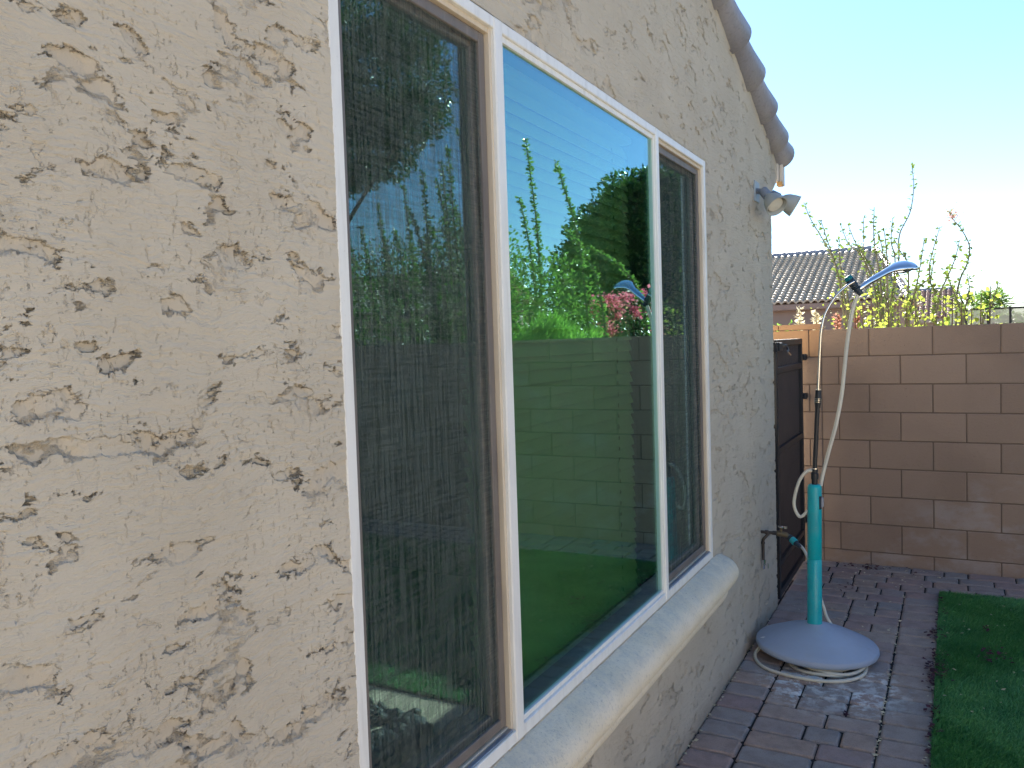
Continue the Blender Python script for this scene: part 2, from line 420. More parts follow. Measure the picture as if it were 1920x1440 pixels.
M['leaf_shrub'] = leaf_mat('leaf_bright', (.05, .13, .02), (.13, .24, .04), .4, .35)
M['leaf_ocotillo'] = leaf_mat('leaf_ocotillo', (.12, .20, .03), (.30, .36, .06), .5, .5)
M['leaf_cane'] = leaf_mat('leaf_cane', (.07, .12, .03), (.17, .25, .05), .28, .6)
M['leaf_grass'] = leaf_mat('blade_grass', (.08, .20, .03), (.18, .36, .05), .45, .4)
M['bract'] = leaf_mat('pink_bract', (.55, .06, .12), (.75, .16, .22), .45, .6)
M['dry_bract'] = leaf_mat('dry_flower', (.35, .20, .10), (.5, .32, .18), .4, .7)
M['turf'] = leaf_mat('turf_blade', (.020, .16, .045), (.15, .42, .13), .15, .4)
M['turf_base'] = plain_wall('turf_backing', (.014, .065, .022))
M['bark'] = simple('bark', (.13, .10, .075), .9, var=.3, bscale=40, bdist=.004)
M['cane'] = simple('ocotillo_cane', (.20, .19, .13), .9, var=.3, bscale=80, bdist=.003)
M['rock'] = simple('lava_rock', (.022, .026, .030), .55, var=.4, bscale=80, bdist=.006)
M['petal'] = leaf_mat('dark_dry_petal', (.045, .010, .020), (.10, .025, .040), .1, .8)
M['seed'] = leaf_mat('pale_leaf_bits', (.55, .47, .30), (.75, .66, .45), .1, .8)

# ------------------------------------------------------------------ ground
def sheet(name, x0, x1, y0, y1, z, mat, nx=1, ny=1):
    X, Y = np.meshgrid(np.linspace(x0, x1, nx+1), np.linspace(y0, y1, ny+1))
    V = np.stack([X.ravel(), Y.ravel(), np.full(X.size, z)], 1); i = np.arange(X.size).reshape(X.shape)
    F = np.stack([i[:-1, :-1], i[:-1, 1:], i[1:, 1:], i[1:, :-1]], -1).reshape(-1, 4)
    return mesh_np(name, V, F, mat)
tag(sheet('ground', -1500, 1500, -1500, 1500, -.09, M['soil'], 4, 4), 'dry tan soil of the gardens beyond the block wall', kind='structure')
tag(sheet('paving_bed', -1.6, 9, -3, 6.36, -.012, M['sand']), 'dark sand showing in the paver joints', kind='structure')

FT = .1448
def paver(mb, x0, x1, y0, y1):
    g_ = .0034; j = lambda: random.uniform(-.0012, .0012)
    x0 += g_+j(); x1 -= g_+j(); y0 += g_+j(); y1 -= g_+j(); b = random.uniform(.009, .013)
    z = random.uniform(-.0015, .0015); tl = random.uniform(-.0012, .0012); c = .012; t = random.random()
    def ring(ins, zz, cc):
        a0, a1, b0, b1 = x0+ins, x1-ins, y0+ins, y1-ins
        return [(a0+cc, b0, zz), (a1-cc, b0, zz), (a1, b0+cc, zz), (a1, b1-cc, zz), (a1-cc, b1, zz), (a0+cc, b1, zz), (a0, b1-cc, zz), (a0, b0+cc, zz)]
    rings = [ring(0, -.012, c), ring(0, z-b, c), ring(b*.35, z-b*.3, c), ring(b, z, c)]
    V = [p for r_ in rings for p in r_]; V = [(p[0], p[1], p[2]+(tl if i >= 8 else 0)*(1 if p[0] > (x0+x1)/2 else -1)) for i, p in enumerate(V)]
    F = []
    for k in range(3):
        for i in range(8): F.append((k*8+i, k*8+(i+1) % 8, (k+1)*8+(i+1) % 8, (k+1)*8+i))
    F.append(tuple(range(24, 32)))
    mb.add(V, F, t)
pv = MB()
yy = -3.0
# border course along the house, with the side yard passage, and border course along the turf
y = 5.773-FT*62
while y < 5.77:
    paver(pv, .006, .205, y+.03, y+FT+.03); paver(pv, .700, .900, y, y+FT)
    # field : mixed sizes
    pat = random.choice([(.21, .145, .14), (.14, .21, .145), (.145, .14, .21), (.28, .215), (.215, .28), (.145, .20, .15)])
    x = .205
    for k, wd in enumerate(pat):
        x2 = .700 if k == len(pat)-1 else x+wd
        paver(pv, x, x2, y, y+FT); x = x2
    y += FT
y = 5.773
for k in range(4):
    y1 = min(y+FT, 6.35); x = -1.5+random.uniform(0, .15) if k != 1 else -1.5
    while x < 9:
        wd = random.choice([.145, .205, .205, .28]) if k % 2 else .145 if k == 0 else .205
        if k in (0,): wd = .145
        paver(pv, x, x+wd, y, y1); x += wd
    y = y1
y = 5.22
while y < 5.773-.01:
    x = -1.5
    while x < -.01:
        x2 = min(x+.205, .0); paver(pv, x, x2, y, min(y+FT, 5.773)); x = x2
    y += FT
tag(pv.build('paver_path', M['paver']), 'grey and plum tumbled pavers beside the house and along the block wall', kind='structure')
sb = MB()
for i in range(7):
    for k in range(5):
        x0 = .903+i*1.2; y1 = 3.135-k*1.1
        sb.box((x0, y1-1.09, -.012), (x0+1.19, y1, .004), .005)
tag(sb.build('patio_slab', M['slab']), 'tan concrete slabs before the near edge of the turf', kind='structure')

# turf
tag(sheet('turf_mat', .905, 8.9, 3.14, 5.768, .004, M['turf_base']), 'dark backing of the artificial turf', kind='structure')
def blades(n, x0, x1, y0, y1, h, wd):
    P = np.stack([rng.uniform(x0, x1, n), rng.uniform(y0, y1, n)], 1)
    a = rng.uniform(0, 2*np.pi, n); H = h*rng.uniform(.55, 1.15, n); lean = rng.uniform(.2, .9, n)*H
    # combed drift
    la = np.sin(P[:, 0]*5+np.cos(P[:, 1]*3.1)*2)*1.3+rng.normal(0, 1.0, n)
    dx, dy = np.cos(a)*wd/2, np.sin(a)*wd/2
    z = np.full(n, .004)
    A = np.stack([P[:, 0]-dx, P[:, 1]-dy, z], 1); B = np.stack([P[:, 0]+dx, P[:, 1]+dy, z], 1)
    mx = P[:, 0]+np.cos(la)*lean*.35; my = P[:, 1]+np.sin(la)*lean*.35
    C = np.stack([mx+dx*.8, my+dy*.8, z+H*.65], 1); D = np.stack([mx-dx*.8, my-dy*.8, z+H*.65], 1)
    T = np.stack([P[:, 0]+np.cos(la)*lean, P[:, 1]+np.sin(la)*lean, z+H], 1)
    V = np.stack([A, B, C, D, T], 1).reshape(-1, 3); i = np.arange(n)[:, None]*5
    F = np.concatenate([i+[0, 1, 2], i+[0, 2, 3], i+[3, 2, 4]])
    pat = .5+.35*np.sin(P[:, 0]*9+2*np.sin(P[:, 1]*7))*np.sin(P[:, 1]*11+1.5*np.sin(P[:, 0]*6))
    tone = np.repeat(np.clip(pat*.75+rng.uniform(-.15, .55, n), 0, 1), 5)
    return V, F, tone
Vs = []; Fs = []; Ts = []; o = 0
for a in ((195000, .896, 2.0, 3.14, 5.775, .026, .0034), (120000, 2.0, 5.6, 3.14, 5.768, .024, .0050)):
    V, F, T = blades(*a); Vs.append(V); Fs.append(F+o); Ts.append(T); o += len(V)
tag(mesh_np('artificial_turf', np.concatenate(Vs), np.concatenate(Fs), M['turf'], attr=np.concatenate(Ts)),
    'short dark green artificial turf beside the paver border', 'turf', kind='stuff')

# fallen petals and leaf bits
def litter(name, pts, size, mat, label):
    pts = np.array(pts); n = len(pts); V = []; T = []
    for i in range(n):
        a = random.uniform(0, 6.28); s_ = size*random.uniform(.5, 1.3); e = random.uniform(.4, .9)
        ca, sa = math.cos(a), math.sin(a)
        for dx, dy, dz in ((-1, 0, 0), (0, -e, random.uniform(0, .5)), (1, 0, random.uniform(0, .6)), (0, e, random.uniform(0, .5))):
            V.append((pts[i][0]+s_*(dx*ca-dy*sa), pts[i][1]+s_*(dx*sa+dy*ca), pts[i][2]+s_*dz))
        T += [random.random()]*4
    return tag(mesh_np(name, V, np.arange(4*n).reshape(-1, 4), mat, attr=T), label, 'litter', kind='stuff')
pp = []
for cy, cx, n, s_ in ((4.95, .895, 60, .03), (4.62, .905, 30, .03), (4.45, .90, 70, .035), (4.32, .90, 70, .03), (5.35, .93, 26, .02), (5.55, .92, 20, .02), (3.92, .91, 30, .02), (4.66, 1.12, 26, .035), (4.72, 1.18, 14, .03), (3.7, .90, 10, .02), (5.1, 1.14, 14, .02)):
    for _ in range(n): pp.append((random.gauss(cx, s_*.8), random.gauss(cy, s_*1.6), .006+(.022 if cx > .95 else random.uniform(0, .02))))
for _ in range(80): pp.append((random.gauss(.9, .012), random.uniform(3.2, 5.75), .012))
for _ in range(60): pp.append((random.gauss(.45, .12), random.gauss(6.26, .05), .004))
for _ in range(14): pp.append((random.gauss(.36, .06), random.gauss(5.72, .05), .004))
for _ in range(10): pp.append((random.gauss(.556, .005), random.gauss(3.75, .01), .004))
litter('fallen_petals', pp, .012, M['petal'], 'dark wine coloured petals gathered along the turf edge')
pp = []
for _ in range(70): pp.append((random.gauss(.9, .02), random.uniform(3.3, 5.75), .012))
for _ in range(55): pp.append((random.uniform(.92, 1.5), random.uniform(3.9, 5.7), .024))
for _ in range(60): pp.append((random.uniform(0.1, .9), random.choice([5.9, 6.1, 6.28])+random.gauss(0, .05), .003))
for _ in range(60): pp.append((random.gauss(.70, .004), random.uniform(3.3, 5.7), .002))
for _ in range(60): pp.append((.012+abs(random.gauss(0, .01)), random.uniform(2.3, 5.1), .002))
for _ in range(40): pp.append((random.uniform(.1, .7), random.uniform(4.7, 5.7), .003))
litter('leaf_bits', pp, .009, M['seed'], 'pale dry leaf bits scattered over turf and pavers')

# dark lava rock edging on the slab, seen mirrored in the near screened pane
V = []; F = []; o = 0
ico = [(0,0,1),(.894,0,.447),(.276,.851,.447),(-.724,.526,.447),(-.724,-.526,.447),(.276,-.851,.447),(.724,.526,-.447),(-.276,.851,-.447),(-.894,0,-.447),(-.276,-.851,-.447),(.724,-.526,-.447),(0,0,-1)]
icf = [(0,1,2),(0,2,3),(0,3,4),(0,4,5),(0,5,1),(1,6,2),(2,7,3),(3,8,4),(4,9,5),(5,10,1),(6,7,2),(7,8,3),(8,9,4),(9,10,5),(10,6,1),(6,11,7),(7,11,8),(8,11,9),(9,11,10),(10,11,6)]
for k in range(700):
    if k < 380: x = random.uniform(.95, 3.4); y = 2.86+random.gauss(0, .032); s_ = random.uniform(.018, .036)
    else:
        y = random.uniform(2.3, 2.84); x = random.uniform(.93, 1.02+(2.84-y)*.42); s_ = random.uniform(.022, .05)
    rx, ry, rz = (random.uniform(.7, 1.2) for _ in range(3)); a = random.uniform(0, 6.28); ca, sa = math.cos(a), math.sin(a)
    for p in ico:
        q = random.uniform(.8, 1.15)*s_; X, Y_, Z = p[0]*rx*q, p[1]*ry*q, p[2]*rz*q
        V.append((x+X*ca-Y_*sa, y+X*sa+Y_*ca, max(.006, .004+s_*.5+Z)))
    F += [(a_+o, b_+o, c_+o) for a_, b_, c_ in icf]; o += 12
tag(mesh_np('lava_rock_edging', V, F, M['rock'], smooth=True), 'dark lava rocks edging the tan slab, seen reflected in the near pane', 'rock edging', kind='stuff')

# ------------------------------------------------------------------ own house
WY0, WY1, WZ0, WZ1 = 1.147, 3.664, .671, 2.469
PS = .293
def rakez(y): return 2.811+PS*(5.499-y)-.02
house = tag(empty('stucco_house'), 'tan skip trowel stucco house with a grey tile rake and a white three part window', 'house')
def patch(V, F, y0, y1, z0, z1, st, top=None):
    """grid on x=0 ; z1 may be a function of y"""
    ny = max(1, int(round((y1-y0)/st))); zt = (lambda yv: z1) if not callable(z1) else z1
    nz = max(1, int(round((zt((y0+y1)/2)-z0)/st)))
    ys = np.linspace(y0, y1, ny+1); T = np.linspace(0, 1, nz+1); ztop = np.array([zt(v) for v in ys])
    Y = np.repeat(ys[:, None], nz+1, 1); Z = z0+(ztop[:, None]-z0)*T[None]
    vv = np.stack([np.zeros_like(Y), Y, Z], -1).reshape(-1, 3); i = np.arange(vv.shape[0]).reshape(Y.shape)+sum(len(a) for a in V)
    V.append(vv); F.append(np.stack([i[:-1, :-1], i[1:, :-1], i[1:, 1:], i[:-1, 1:]], -1).reshape(-1, 4))
V = []; F = []
patch(V, F, .42, WY0, .85, 2.40, .0018)
patch(V, F, WY0, WY1, -.03, WZ0, .004)
patch(V, F, WY0, WY1, WZ1, lambda y: min(rakez(y), 4.2), .004)
patch(V, F, WY1, 5.18, -.03, rakez, .005)
patch(V, F, -7, .42, -.03, lambda y: rakez(max(y, -2-(y+2) if y < -2 else y)) if False else rakez(abs(y+2)-2), .08)
patch(V, F, .42, WY0, -.03, .85, .02)
patch(V, F, .42, WY0, 2.40, rakez, .02)
mesh_np('outer_wall', np.concatenate(V), np.concatenate(F), M['stucco'], house, smooth=True)
# shell behind : thickness, end walls
b = MB()
b.box((-.16, -11, -.03), (-.012, WY0+.001, 2.4)); b.box((-.16, WY1-.001, -.03), (-.012, 5.176, 2.4))
b.box((-.16, WY0, -.03), (-.012, WY1, WZ0-.001)); b.box((-.16, WY0, WZ1+.001), (-.012, WY1, 2.8))
prof = [(y, 2.39 if y < WY0 or y > WY1 else 2.79) for y in (-11, 1.0)]
for y0, y1 in ((-11, -2), (-2, 1.147), (1.147, 3.664), (3.664, 5.176)):
    za = 2.39 if not (y0 == 1.147) else 2.79
    V = [(-.16, y0, za), (-.012, y0, za), (-.012, y1, za), (-.16, y1, za)]
    t0 = rakez(abs(y0+2)-2)-.02; t1 = rakez(abs(y1+2)-2)-.02
    V += [(-.16, y0, t0), (-.012, y0, t0), (-.012, y1, t1), (-.16, y1, t1)]
    b.add(V, [(0,3,2,1),(4,5,6,7),(0,1,5,4),(1,2,6,5),(2,3,7,6),(3,0,4,7)])
b.box((-9, 5.02, -.03), (-.16, 5.18, 2.5)); b.box((-9, -11, -.03), (-8.85, 5.02, 2.5)); b.box((-8.85, -11, -.03), (-.16, -10.85, 2.5))
# rounded outer corner and eave return cove
prof = [(0, 5.17), (0, 5.18), (.0, 5.176)]
cove = [(5.165, 2.40), (5.178, 2.44), (5.205, 2.52), (5.245, 2.57), (5.33, 2.615), (5.39, 2.65), (5.405, 2.70), (5.41, 2.83), (5.165, 2.895)]
b.extrude(cove, lambda a, c, w_: (w_, a, c), -9, .001)
b.box((-.16, -4.6, -.03), (9.0, -4.3, 3.0)); b.box((-.16, -8, 2.9), (9.2, -4.0, 3.1))  # unseen wing wall and roof, added to bounce warm sunlight into the shade
b.build('wall_shell', M['stucco_flat'], house)
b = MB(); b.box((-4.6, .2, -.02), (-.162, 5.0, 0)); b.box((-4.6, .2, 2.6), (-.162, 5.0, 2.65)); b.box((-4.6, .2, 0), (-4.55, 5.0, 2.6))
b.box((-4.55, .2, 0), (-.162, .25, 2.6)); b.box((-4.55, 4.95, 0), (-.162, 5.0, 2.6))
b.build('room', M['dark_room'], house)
# reveals of the opening are covered by the frame
# roof slabs
b = MB()
def slab(y0, z0, y1, z1, x0=-9.3, x1=.0, t=.09):
    b.add([(x0, y0, z0), (x1, y0, z0), (x1, y1, z1), (x0, y1, z1), (x0, y0, z0+t), (x1, y0, z0+t), (x1, y1, z1+t), (x0, y1, z1+t)],
          [(0,3,2,1),(4,5,6,7),(0,1,5,4),(1,2,6,5),(2,3,7,6),(3,0,4,7)])
slab(-2, rakez(-2), 5.62, rakez(5.62)); slab(-11.6, rakez(7.6), -2, rakez(-2))
b.build('roof', M['tile_own'], house)
# verge tiles : half barrels lapped down the rake
dsl = Vector((0, 1, -PS)).normalized(); nrm = Vector((0, PS, 1)).normalized()
def verge(yc0, length, r0, r1, last=False):
    mb = MB(); st = Vector((.005, yc0, rakez(yc0)+.045)); n = 18
    V = []; F = []
    for j, (d, r) in enumerate(((0, r0), (length*.6, (r0+r1)/2), (length-.012, r1), (length, r1-.006))):
        for k in range(n+1):
            A = R(-72+ (262-0)*k/n) - R(28)
            off = Vector((1, 0, 0))*math.cos(A)*r+nrm*math.sin(A)*r
            V.append(st+dsl*d+off)
    m_ = n+1
    for j in range(3):
        for k in range(n): F.append((j*m_+k, j*m_+k+1, (j+1)*m_+k+1, (j+1)*m_+k))
    o = len(V)
    for j, (d, r) in enumerate(((0, r0), (length*.6, (r0+r1)/2), (length-.012, r1), (length, r1-.006))):
        for k in range(n+1):
            A = R(-72+262*k/n)-R(28); off = (Vector((1, 0, 0))*math.cos(A)+nrm*math.sin(A))*(r-.014); V.append(st+dsl*d+off)
    for j in range(3):
        for k in range(n): F.append((o+j*m_+k, o+(j+1)*m_+k, o+(j+1)*m_+k+1, o+j*m_+k+1))
    for j in range(3):
        F.append((j*m_, (j+1)*m_, o+(j+1)*m_, o+j*m_)); F.append((j*m_+n, o+j*m_+n, o+(j+1)*m_+n, (j+1)*m_+n))
    for k in range(n): F.append((3*m_+k, 3*m_+k+1, o+3*m_+k+1, o+3*m_+k)); F.append((k, o+k, o+k+1, k+1))
    mb.add(V, F, random.random(), True); return mb.build('verge_tile', M['tile_own'], house)
y = 5.50
ends = [5.50, 5.30]
while ends[-1] > -2: ends.append(ends[-1]-.345)
for k, e in enumerate(ends[1:], 1):
    pass
for k, e in enumerate(ends):
    L = .42 if k else .30
    verge(e-L/1.042, L, .056, .096)
b = MB(); b.box((-9.2, 5.41, 2.66), (.012, 5.47, 2.84), .004); b.box((.014, 5.43, 2.64), (.036, 5.50, 2.80), .003); fa = b.build('fascia', M['fascia'], house)
b = MB(); b.box((.0, 5.412, 2.632), (.034, 5.472, 2.658), .002); b.build('rafter_end', M['bare_wood'], house)

# window sill
b = MB()
prof = [(-.004, .668), (.02, .664), (.05, .652), (.074, .638), (.090, .620), (.099, .600), (.101, .580), (.097, .560), (.087, .541), (.072, .525), (.055, .510), (.047, .500), (.0455, .488), (.047, .480), (.045, .468), (.036, .454), (.02, .440), (-.004, .428)]
V = []; F = []; n = len(prof); steps = 60; y0, y1 = .95, 3.785
for j in range(steps+1):
    yv = y0+(y1-y0)*j/steps; e = max(0, (yv-(y1-.012))/.012)
    for (x, z) in prof:
        sx = 1-.06*e*e; V.append((x*sx+.0006*math.sin(yv*31+z*40), yv, .55+(z-.55)*sx+.0006*math.sin(yv*23+x*60)))
for j in range(steps):
    for k in range(n-1): F.append((j*n+k, (j+1)*n+k, (j+1)*n+k+1, j*n+k+1))
F.append(tuple(range(n))); F.append(tuple(range(steps*n, steps*n+n))[::-1])
b.add(V, F, 0, True); b.build('window_sill', M['sill'], house)

# window: the frame mesh with its sub-parts
f = MB(); xf, xb = .008, -.031; W = .029
f.box((xb, WY0, WZ0), (xf, WY0+W, WZ1), .002); f.box((xb, WY1-W, WZ0), (xf, WY1, WZ1), .002)
m1a, m1b, m2a, m2b = 1.752, 1.793, 2.970, 3.004
for a, c in ((WY0+W, m1a), (m1b, m2a), (m2b, WY1-W)):
    f.box((xb, a, WZ0), (xf-.0006, c, WZ0+W+.004), .002); f.box((xb, a, WZ1-W), (xf-.0006, c, WZ1), .002)
f.box((xb, m1a, WZ0), (xf+.001, m1b, WZ1), .003); f.box((xb, m2a, WZ0), (xf+.001, m2b, WZ1), .003)
# glazing bead of the fixed pane
ga, gb, gz0, gz1 = m1b, m2a, WZ0+W+.004, WZ1-W
f.box((-.016, ga, gz0), (.0, ga+.008, gz1), .001); f.box((-.016, gb-.005, gz0), (.0, gb, gz1), .001)
f.box((-.016, ga+.008, gz0), (.0, gb-.010, gz0+.014), .001); f.box((-.016, ga+.008, gz1-.016), (.0, gb-.010, gz1), .001)
win = f.build('window', M['frame'], house)
lin = MB()
for a, c in ((WY0, WY0+W-.003), (m1a+.006, m1b-.006), (m2a+.006, m2b-.006), (WY1-W+.003, WY1)): lin.box((-.10, a, WZ0+.001), (-.0315, c, WZ1-.001))
for a, c in ((WY0+W, m1a), (m1b, m2a), (m2b, WY1-W)):
    lin.box((-.10, a, WZ0+.001), (-.0315, c, WZ0+W)); lin.box((-.10, a, WZ1-W+.002), (-.0315, c, WZ1-.001))
lin.build('inner_liner', M['gasket'], win)
b = MB(); b.box((-.013, ga+.006, gz0+.010), (-.008, gb-.003, gz1-.012)); b.build('pane', M['glass'], win)
def side(a, c, left):
    z0, z1 = WZ0+W+.004, WZ1-W
    l = MB()   # cream inner stops
    l.box((-.05, a, z0), (-.004, a+.006, z1), .001); l.box((-.05, c-.011, z0), (-.002, c, z1), .001)
    l.box((-.05, a+.006, z1-.013), (-.004, c-.011, z1), .001); l.box((-.05, a+.006, z0), (-.010, c-.011, z0+.010), .001)
    l.build('track_stop', M['cream'], win)
    t = MB(); t.box((-.008, a+.006, z0+.0005), (.004, c-.011, z0+.006), .001); t.build('track', M['track'], win)
    a2, c2, z0b, z1b = a+.008, c-.013, z0+.013, z1-.015
    s_ = MB(); ww = .026; x0, x1 = -.026, -.014
    s_.box((x0, a2, z0b), (x1, a2+ww, z1b), .002); s_.box((x0, c2-ww, z0b), (x1, c2, z1b), .002)
    s_.box((x0, a2+ww, z0b), (x1-.0005, c2-ww, z0b+ww), .002); s_.box((x0, a2+ww, z1b-ww), (x1-.0005, c2-ww, z1b), .002)
    s_.build('screen_frame', M['screen_frame'], win)
    s2 = MB()
    s2.box((-.0205, a2+ww-.003, z0b+ww-.003), (-.0195, c2-ww+.003, z1b-ww+.003)); s2.build('insect_screen', M['screen'], win)
    g_ = MB(); ww = .036; x0, x1 = -.062, -.034
    g_.box((x0, a2, z0b), (x1, a2+ww, z1b), .002); g_.box((x0, c2-ww, z0b), (x1, c2, z1b), .002)
    g_.box((x0, a2+ww, z0b), (x1-.0005, c2-ww, z0b+ww), .002); g_.box((x0, a2+ww, z1b-ww), (x1-.0005, c2-ww, z1b), .002)
    g_.build('sash', M['screen_frame'], win)
    p = MB(); p.box((-.050, a2+ww-.004, z0b+ww-.004), (-.045, c2-ww+.004, z1b-ww+.004)); p.build('pane', M['glass'], win)
side(WY0+W, m1a, True); side(m2b, WY1-W, False)

# blinds behind the near and middle panes
def blinds(y0, y1, zb, zt, deg, label):
    r = tag(empty('window_blind', (-.12, (y0+y1)/2, zb)), label, 'window blind')
    s_ = MB(); z = zb+.03; p = .0405
    while z < zt-.03:
        wv = .05; th = R(deg); dx, dz = math.cos(th)*wv/2, math.sin(th)*wv/2
        x = -.12; t = .0028
        prof = [(x+dx, z-dz), (x+dx*.3+.0025, z-dz*.3), (x-dx*.3+.0025, z+dz*.3), (x-dx, z+dz), (x-dx-t, z+dz-.001), (x-dx*.3-t+.0025, z+dz*.3), (x+dx*.3-t+.0025, z-dz*.3), (x+dx-t, z-dz-.0005)]
        s_.extrude(prof, lambda a, c, w_: (a, w_, c), y0, y1, 1); z += p
    s_.build('slats', M['blind'], r)
    b_ = MB(); b_.box((-.145, y0, zb-.004), (-.095, y1, zb+.014), .003); b_.build('bottom_rail', M['blind'], r)
    b_ = MB(); b_.box((-.15, y0, zt-.03), (-.09, y1, zt+.03), .003); b_.build('head_rail', M['blind'], r)
    c = MB()
    for yv in ((y1-.17,) if deg < 80 else ()):
        zz = zb+.05
        while zz < zt-.05: c.box((-.1085, yv-.0022, zz-.006), (-.1065, yv+.0022, zz+.008)); zz += p
    if deg < 80: tag(c.build('cord_holes', M['gasket'], r), kind='stuff')
blinds(1.768, 2.985, .70, 2.45, 67, 'closed pale slatted blind hanging behind the middle pane of the window')

# ------------------------------------------------------------------ floodlight
fl = tag(empty('floodlight', (0, 4.75, 2.495)), 'twin headed grey floodlight fixed on the stucco near the house corner', 'floodlight')
b = MB(); b.box((.002, 4.69, 2.437), (.014, 4.81, 2.553), .003); b.build('mounting_plate', M['galv'], fl)
def head(o, knee, dirv, L):
    o = Vector(o); knee = Vector(knee); d = Vector(dirv).normalized()
    c = MB(); c.tube([o, o.lerp(knee, .5), knee], [.013, .014, .017], 12); c.lathe([(0, .018), (.004, .026), (.05, .027), (.056, .022)], knee-d*.01, d, 20)
    c.build('arm', M['lamp_collar'], fl)
    h = MB(); q = knee+d*.046
    h.lathe([(0, .020), (.012, .024), (.02, .034), (.04, .047), (.07, .056), (.095, .061), (.1, .062), (.1, .057), (.092, .055), (.06, .048), (.03, .035)], q, d, 32, caps=False)
    sh = h.build('lamp_shade', M['lamp_body'], fl)
    g_ = MB(); g_.lathe([(.03, .02), (.05, .036), (.075, .046), (.084, .043), (.09, .025), (.092, 0)], q, d, 28, caps=False); g_.build('bulb', M['bulb'], fl)
head((.012, 4.735, 2.50), (.055, 4.72, 2.488), (.50, -.38, -.62), 1)
head((.012, 4.765, 2.50), (.085, 4.80, 2.478), (.82, .15, -.52), 1)

# ------------------------------------------------------------------ faucet
fc = tag(empty('garden_faucet', (0, 4.73, .56)), 'aged pipe outdoor tap with a chrome side valve on the stucco wall', 'faucet')
b = MB(); b.tube([(-.01, 4.72, .56), (.05, 4.725, .558), (.098, 4.73, .556)], .009, 12); b.lathe([(0, .013), (.018, .013)], (.03, 4.722, .559), (1, 0, 0), 12)
b.lathe([(0, .0125), (.02, .0125)], (.07, 4.728, .557), (1, 0, 0), 12)
b.tube([(.052, 4.725, .556), (.035, 4.715, .535), (.021, 4.71, .515), (.020, 4.71, .48), (.020, 4.71, .40)], .0085, 12, 3); b.lathe([(0, .011), (.012, .011)], (.02, 4.71, .505), (0, 0, -1), 12)
b.build('pipe', M['copper'], fc)
b = MB(); b.lathe([(0, .012), (.022, .012), (.026, .008), (.05, .008), (.054, .006)], (.02, 4.71, .402), (0, 0, -1), 16)
b.tube([(.02, 4.71, .375), (.045, 4.70, .372)], .004, 8); b.box((.043, 4.697, .355), (.050, 4.703, .386), .002); b.build('drain_valve', M['chrome'], fc)
b = MB(); b.lathe([(0, .010), (.004, .016), (.02, .017), (.03, .014), (.045, .015), (.06, .013)], (.092, 4.73, .557), (1, 0, -.12), 16)
b.tube([(.118, 4.73, .565), (.118, 4.73, .592)], .007, 8); b.tube([(.14, 4.73, .552), (.163, 4.73, .540)], .013, 12)
b.build('valve_body', M['brass'], fc)
b = MB(); b.lathe([(0, .006), (.003, .019), (.009, .019), (.012, .006)], (.118, 4.73, .589), (.1, 0, 1), 12); b.box((.135, 4.72, .585), (.15, 4.74, .60), .002); b.build('tap_handle', M['steel'], fc)

# ------------------------------------------------------------------ hose on the ground and its connector
hz = tag(empty('garden_hose', (.35, 4.3, 0)), 'cream garden hose from the tap, coiled under the grey shower foot', 'hose')
b = MB(); feed = [(.214, 4.72, .502), (.237, 4.70, .490), (.261, 4.67, .463), (.287, 4.64, .413), (.331, 4.61, .279), (.361, 4.58, .203), (.383, 4.55, .157), (.425, 4.55, .10), (.49, 4.55, .05), (.55, 4.50, .018), (.60, 4.40, .012)]
coil = []
for k in range(0, 90):
    A = R(20-k*13); r_ = .172-.012*math.sin(k*.35)-.0003*k
    coil.append((.402+r_*math.cos(A)*1.0+.010*math.sin(k/27), 4.312+r_*math.sin(A)-.010*math.cos(k/27), .010+.010*(k//28)+.003*math.sin(k*.9)))
tail = [(.07, 4.33, .03), (.06, 4.27, .016), (.085, 4.19, .009), (.15, 4.11, .009), (.26, 4.068, .009), (.38, 4.06, .009), (.48, 4.085, .010), (.55, 4.14, .012), (.590, 4.22, .013), (.592, 4.32, .012)]
b.tube(feed+[coil[0]], .0085, 10, 5); b.tube(coil, .0085, 8, 2); b.tube(tail, .0085, 10, 5)
b.build('tube', M['hose'], hz)
b = MB(); dv = Vector((.05, -.03, -.035)).normalized()
b.lathe([(-.004, .012), (0, .017), (.018, .018), (.022, .015)], (.162, 4.73, .540), dv, 16); b.lathe([(.048, .016), (.07, .013), (.085, .0105)], (.162, 4.73, .540), dv, 16)
b.build('coupling', M['rubber'], hz)
b = MB(); b.lathe([(.018, .0185), (.02, .020), (.046, .020), (.048, .018)], (.162, 4.73, .540), dv, 16); b.build('coupling_collar', M['teal'], hz)

# ------------------------------------------------------------------ outdoor shower
sh = tag(empty('outdoor_shower', (.334, 4.42, 0)), 'teal column outdoor shower on a domed grey foot with a chrome hand shower', 'shower')
ax = Vector((.006, .004, 1)).normalized()
b = MB()
dome = [(.034, .262), (.034, .288), (.040, .299), (.052, .304), (.066, .302), (.072, .297), (.0735, .290), (.077, .286), (.088, .262), (.100, .235), (.118, .195), (.134, .150), (.150, .105), (.161, .070), (.167, .050), (.172, .040), (.172, .02)]
b.lathe(dome, (.340, 4.42, 0), (.030, .012, 1), 96, caps=False); b.lathe([(.041, .262), (.060, .255), (.07, .1)], (.340, 4.42, 0), (.03, .012, 1), 48, caps=False)
bs = b.build('foot', M['base_grey'], sh)
b = MB(); b.lathe([(0, .20), (.012, .205), (.045, .20), (.055, .14)], (.355, 4.42, 0), (0, 0, 1), 32); b.build('foot_weight', M['rubber'], sh)
b = MB(); b.add([(.068, 4.33, .083), (.098, 4.285, .099), (.108, 4.30, .103), (.078, 4.345, .087)], [(0, 1, 2, 3)]); 
for p in ((.0, 0),): pass
b.build('paper_label', M['white_plastic'], bs)
b = MB()
c0 = Vector((.335, 4.42, .150)); axc = (Vector((.345, 4.42, .902))-c0).normalized()
